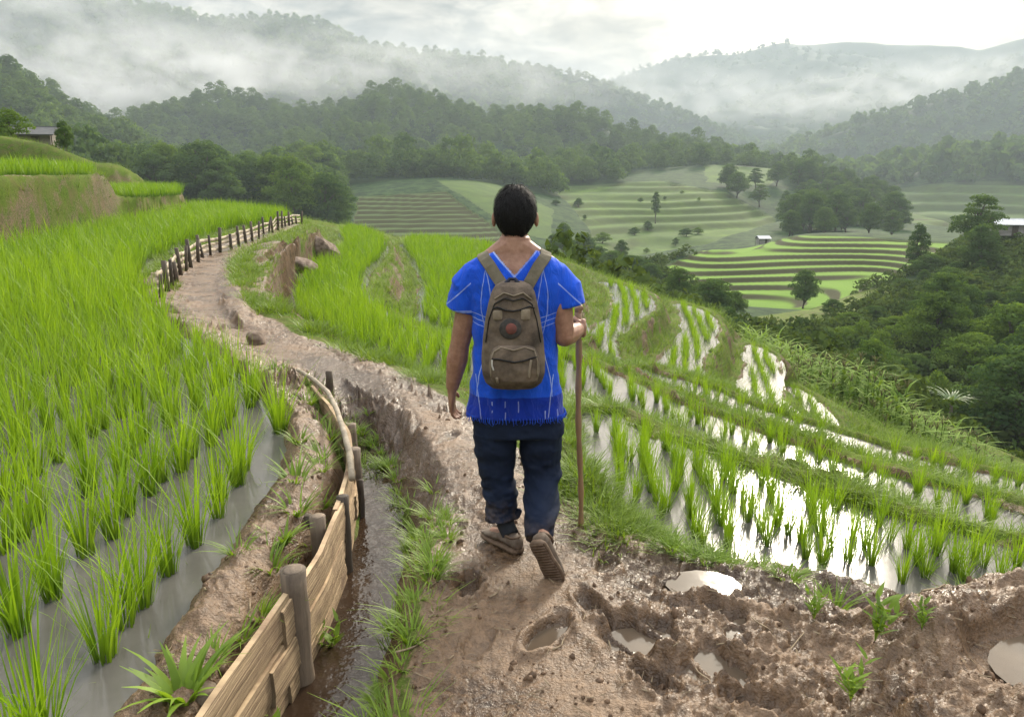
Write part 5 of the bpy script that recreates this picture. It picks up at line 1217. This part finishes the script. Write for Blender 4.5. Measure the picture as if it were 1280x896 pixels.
for i in range(34):
    t = rp.random(); px = np.interp(t, [0, .3, .6, 1], [745, 790, 850, 1100])+rp.uniform(-14, 14); py = np.interp(t, [0, .3, .6, 1], [590, 650, 690, 738])+rp.uniform(-12, 8)
    weed(TUFD[int(rp.integers(5))], px, py, -.05, rp.uniform(.5, .95), 'green grass tuft at the paddy edge right of the walker', 'grass tufts at the right paddy edge', 'grass tuft')
M_TWIG = simple('dry_straw', (.30, .24, .15), .8, (.16, .11, .07))
for px, py, L, rot, lab in ((622, 742, .13, 60, 'pale straw stalk lying behind the left shoe'), (985, 812, .26, 40, 'long dry twig on the mud beside the mound'), (955, 790, .14, 110, 'bent twig upright in the churned mud'), (540, 780, .08, 80, 'short straw beside the grass strip'), (700, 808, .10, 50, 'thin straw right of the small puddle'), (515, 820, .14, 30, 'straw sticking out of the grass strip near the bottom'), (880, 850, .1, 100, 'short straw in the bottom right mud'), (1160, 790, .12, 20, 'dry stalk lying on the mud mound')):
    p = onz(px, py, 0); z = float(zat(p[0], p[1])); th = math.radians(rot); d_ = np.array([math.cos(th), math.sin(th), .12]); mb = MB(); P = [d_*L*(t-.5)+np.array([.012*math.sin(t*5), .01*math.cos(t*4), .004]) for t in np.linspace(0, 1, 7)]; mb.tube(P, np.linspace(.0045, .0025, 7), 6); o = mb.build('twig', M_TWIG); o.location = (p[0], p[1], z+.008); meta(o, lab, 'twig')

# ---------- crumbs of mud and straw litter on the path
def scatter_near(n, r0, r1, a0, a1, thr):
    r = np.exp(rp.uniform(math.log(r0), math.log(r1), n)); a = np.radians(rp.uniform(a0, a1, n)); x, y = r*np.sin(a), r*np.cos(a); m = nearmask(DRY, x, y) > thr
    return np.stack([x[m], y[m], zat(x[m], y[m])], -1)
cl = scatter_near(3000, 1.5, 6.5, -30, 40, .6); cl = cl[rp.random(len(cl)) < .25+.75*sstep(-.1, .35, fbm(cl[:, 0]*2.2, cl[:, 1]*2.2, 3, 81))]
mb = MB(); mb.ball((0, 0, 0), 1, 7, 5); bv = np.concatenate(mb.V); bq = np.concatenate(mb.Q); n_ = len(cl)
sz = np.exp(rp.normal(math.log(.006), .55, n_)).clip(.002, .022)
X_ = bv[None]*sz[:, None, None]*rp.uniform(.6, 1.4, (n_, 1, 3))*(1+rp.normal(0, .18, (n_, len(bv), 1)))+cl[:, None, :]
meta(mk('mud_crumbs', X_.reshape(-1, 3), (bq[None]+(np.arange(n_)*len(bv))[:, None, None]).reshape(-1, 4), simple('mud_crumb', (.075, .045, .026), .6, (.17, .105, .062), 40, .5)), 'crumbs and lumps of mud lying on the path', kind='stuff')
st_ = scatter_near(900, 1.5, 7, -34, 40, .5); n_ = len(st_); th = rp.random(n_)*6.28; L_ = rp.uniform(.015, .07, n_); dd3 = np.stack([np.cos(th), np.sin(th), rp.normal(0, .12, n_)], -1); sd3 = np.stack([-np.sin(th), np.cos(th), 0*th], -1)*rp.uniform(.0012, .003, n_)[:, None]
a_ = st_+[0, 0, .006]-dd3*L_[:, None]*.5; b_ = a_+dd3*L_[:, None]+[0, 0, .004]; up_ = np.array([0, 0, .0025])
VV = np.stack([a_-sd3, a_+sd3, b_+sd3, b_-sd3, a_+up_, b_+up_], 1).reshape(-1, 3); k_ = (np.arange(n_)*6)[:, None]
meta(mk('straw_litter', VV, np.concatenate([k_+[0, 3, 5, 4], k_+[1, 4, 5, 2], k_+[0, 1, 2, 3]]), M_TWIG, smooth=False), 'short bits of straw scattered on the mud', kind='stuff')
# ---------- the pale palm at the head of the corn
_x = atd(1195, 36, -8)[0]; _z = float(zat(_x, 36)); _h = float(ony(1195, 505, 36)[2]-_z); n_ = 26
pe = empty('palm', (_x, 36, _z), 'small palm with pale drooping fronds at the ravine edge behind the corn', 'palm')
V, Q, T_, G = bl_arr(np.tile([[0, 0, _h]], (n_, 1)).astype(float), rp.uniform(.7, 1.15, n_), np.full(n_, .13), np.arange(n_)*2.4, rp.uniform(.25, .9, n_), rp.uniform(.7, 1.5, n_), 6, rp.random(n_)*.7)
mk('crown', V, Q, M_FERN, pe, attrs={'tint': T_}); mb = MB(); mb.tube([(0, 0, -.2), (.05, 0, _h*.5), (0, 0, _h)], [.12, .1, .08], 8); mb.build('trunk', M_BARK, pe)
print('palm', _h)
# ================= light, sky, air, camera =================
SUN_AZ, SUN_EL = math.radians(22), math.radians(26)
sd = Vector((math.sin(SUN_AZ)*math.cos(SUN_EL), math.cos(SUN_AZ)*math.cos(SUN_EL), math.sin(SUN_EL)))
ld = bpy.data.lights.new('sun', 'SUN'); ld.energy = 4.4; ld.angle = math.radians(11); ld.color = (1, .90, .74)
lo = bpy.data.objects.new('sun', ld); COL.objects.link(lo); lo.rotation_euler = (-sd).to_track_quat('-Z', 'Y').to_euler(); lo.location = (20, 50, 60)
w = bpy.data.worlds.new('World'); SC.world = w; w.use_nodes = True
class WT(NT):
    def __init__(s, w): s.m = w; s.t = w.node_tree; s.t.nodes.clear(); s.out = s.n('ShaderNodeOutputWorld')
m = WT(w)
sky = m.n('ShaderNodeTexSky', _sky_type='NISHITA', _sun_disc=False, _sun_elevation=SUN_EL, _sun_rotation=SUN_AZ, _dust_density=2.0)
skyc = m.mix(1.0, sky.outputs[0], (.1, .1, .1), 'MULTIPLY')
gen = m.n('ShaderNodeTexCoord').outputs['Generated']
nv = m.n('ShaderNodeVectorMath', _operation='NORMALIZE'); m.put(nv.inputs[0], gen)
dt = m.n('ShaderNodeVectorMath', _operation='DOT_PRODUCT'); m.put(dt.inputs[0], nv.outputs[0]); dt.inputs[1].default_value = sd
sep = m.n('ShaderNodeSeparateXYZ', Vector=nv.outputs[0])
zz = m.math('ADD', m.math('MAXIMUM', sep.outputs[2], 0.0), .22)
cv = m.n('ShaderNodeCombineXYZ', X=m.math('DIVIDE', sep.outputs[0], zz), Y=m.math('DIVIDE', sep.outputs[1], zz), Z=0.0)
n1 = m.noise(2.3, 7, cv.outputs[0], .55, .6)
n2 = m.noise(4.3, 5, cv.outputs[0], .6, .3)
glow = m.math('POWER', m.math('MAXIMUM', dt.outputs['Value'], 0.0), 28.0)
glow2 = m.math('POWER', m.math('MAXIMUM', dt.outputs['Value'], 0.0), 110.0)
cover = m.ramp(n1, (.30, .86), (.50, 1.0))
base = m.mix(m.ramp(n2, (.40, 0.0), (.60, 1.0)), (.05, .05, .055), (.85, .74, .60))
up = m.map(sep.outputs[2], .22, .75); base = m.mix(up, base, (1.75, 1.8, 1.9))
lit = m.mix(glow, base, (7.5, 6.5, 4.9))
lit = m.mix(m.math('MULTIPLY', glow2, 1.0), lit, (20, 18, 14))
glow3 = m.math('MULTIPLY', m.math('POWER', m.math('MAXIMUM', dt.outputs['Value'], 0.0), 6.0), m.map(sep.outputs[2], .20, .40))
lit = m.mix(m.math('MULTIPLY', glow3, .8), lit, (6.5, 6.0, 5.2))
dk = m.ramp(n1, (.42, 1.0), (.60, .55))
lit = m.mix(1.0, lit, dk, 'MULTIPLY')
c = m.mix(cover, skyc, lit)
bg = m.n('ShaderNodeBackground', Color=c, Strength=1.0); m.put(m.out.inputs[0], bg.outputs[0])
# air
HZ_TOP, HZ_BOT = 420.0, -75.0
mb = MB(); mb.box((0, 1500, (HZ_TOP+HZ_BOT)/2), (3600, 2200, (HZ_TOP-HZ_BOT)/2))
hm = NT('valley_air'); pv = hm.n('ShaderNodeVolumePrincipled', Color=(.50, .57, .63), Density=HAZE, Anisotropy=.1); hm.put(hm.out.inputs[1], pv.outputs[0])
hz = mb.build('haze', hm.m, smooth=False); meta(hz, 'thin morning haze filling the valley', kind='stuff')
# banks of mist lying against the mountains
def mist(px, py, dist, rx, ry, rz, dens, seed, label, tilt=0.0):
    p = ony(px, py, dist); nm = NT('mist'); o_ = nm.obj()
    ln = nm.n('ShaderNodeVectorMath', _operation='LENGTH'); nm.put(ln.inputs[0], o_)
    mp_ = nm.n('ShaderNodeMapping', Vector=o_, Location=(seed*3.1, seed*1.7, seed), Scale=(rx/rz*.55, ry/rz*.55, .9))
    n_ = nm.noise(2.2, 6, mp_.outputs[0], .62, .5)
    d_ = nm.math('MULTIPLY', nm.map(n_, .45, .60), nm.map(ln.outputs['Value'], 1.0, .25))
    v_ = nm.n('ShaderNodeVolumePrincipled', Color=(.93, .95, .98), Density=nm.math('MULTIPLY', d_, dens), Anisotropy=.3); nm.put(nm.out.inputs[1], v_.outputs[0])
    b_ = MB(); b_.ball((0, 0, 0), 1.0, 28, 16); o = b_.build('mist', nm.m); o.location = p; o.scale = (rx, ry, rz); o.rotation_euler = (0, tilt, 0); return meta(o, label, kind='stuff')
if MIST:
    mist(100, 105, 620, 250, 110, 46, .015, 1, 'white mist over the left forest')
    mist(330, 78, 760, 260, 110, 42, .008, 2, 'white mist behind the middle hill')
    mist(620, 92, 900, 260, 120, 48, .005, 3, 'pale mist under the central ridge')
    mist(860, 118, 1350, 300, 150, 55, .005, 4, 'bright mist in the far valley')
    mist(1140, 108, 1180, 380, 120, 48, .008, 5, 'long band of mist across the right mountains', -.12)
    mist(40, 10, 800, 300, 120, 50, .006, 6, 'cloud around the upper left mountain')
# camera
cd = bpy.data.cameras.new('camera'); co = bpy.data.objects.new('camera', cd); COL.objects.link(co); SC.camera = co
co.location = (0, 0, CH); co.rotation_euler = (math.radians(90)-PITCH, 0, 0); cd.sensor_width = 36; cd.lens = F/1280*36; cd.clip_end = 12000; cd.clip_start = .05
vs = SC.view_settings; vs.view_transform = 'Standard'; vs.look = 'None'; vs.gamma = 1; vs.use_curve_mapping = False; vs.exposure = EXPO
cy = SC.cycles; cy.use_denoising = True; cy.max_bounces = 6; cy.diffuse_bounces = 3; cy.glossy_bounces = 3; cy.transmission_bounces = 4; cy.transparent_max_bounces = 6; cy.volume_bounces = 1
cy.volume_step_rate = 2.0; cy.volume_max_steps = 64; cy.sample_clamp_indirect = 6; cy.use_adaptive_sampling = True; cy.adaptive_threshold = .02
try: cy.denoiser = 'OPENIMAGEDENOISE'; cy.denoising_prefilter = 'ACCURATE'
except Exception: pass
SC.render.threads_mode = 'AUTO'
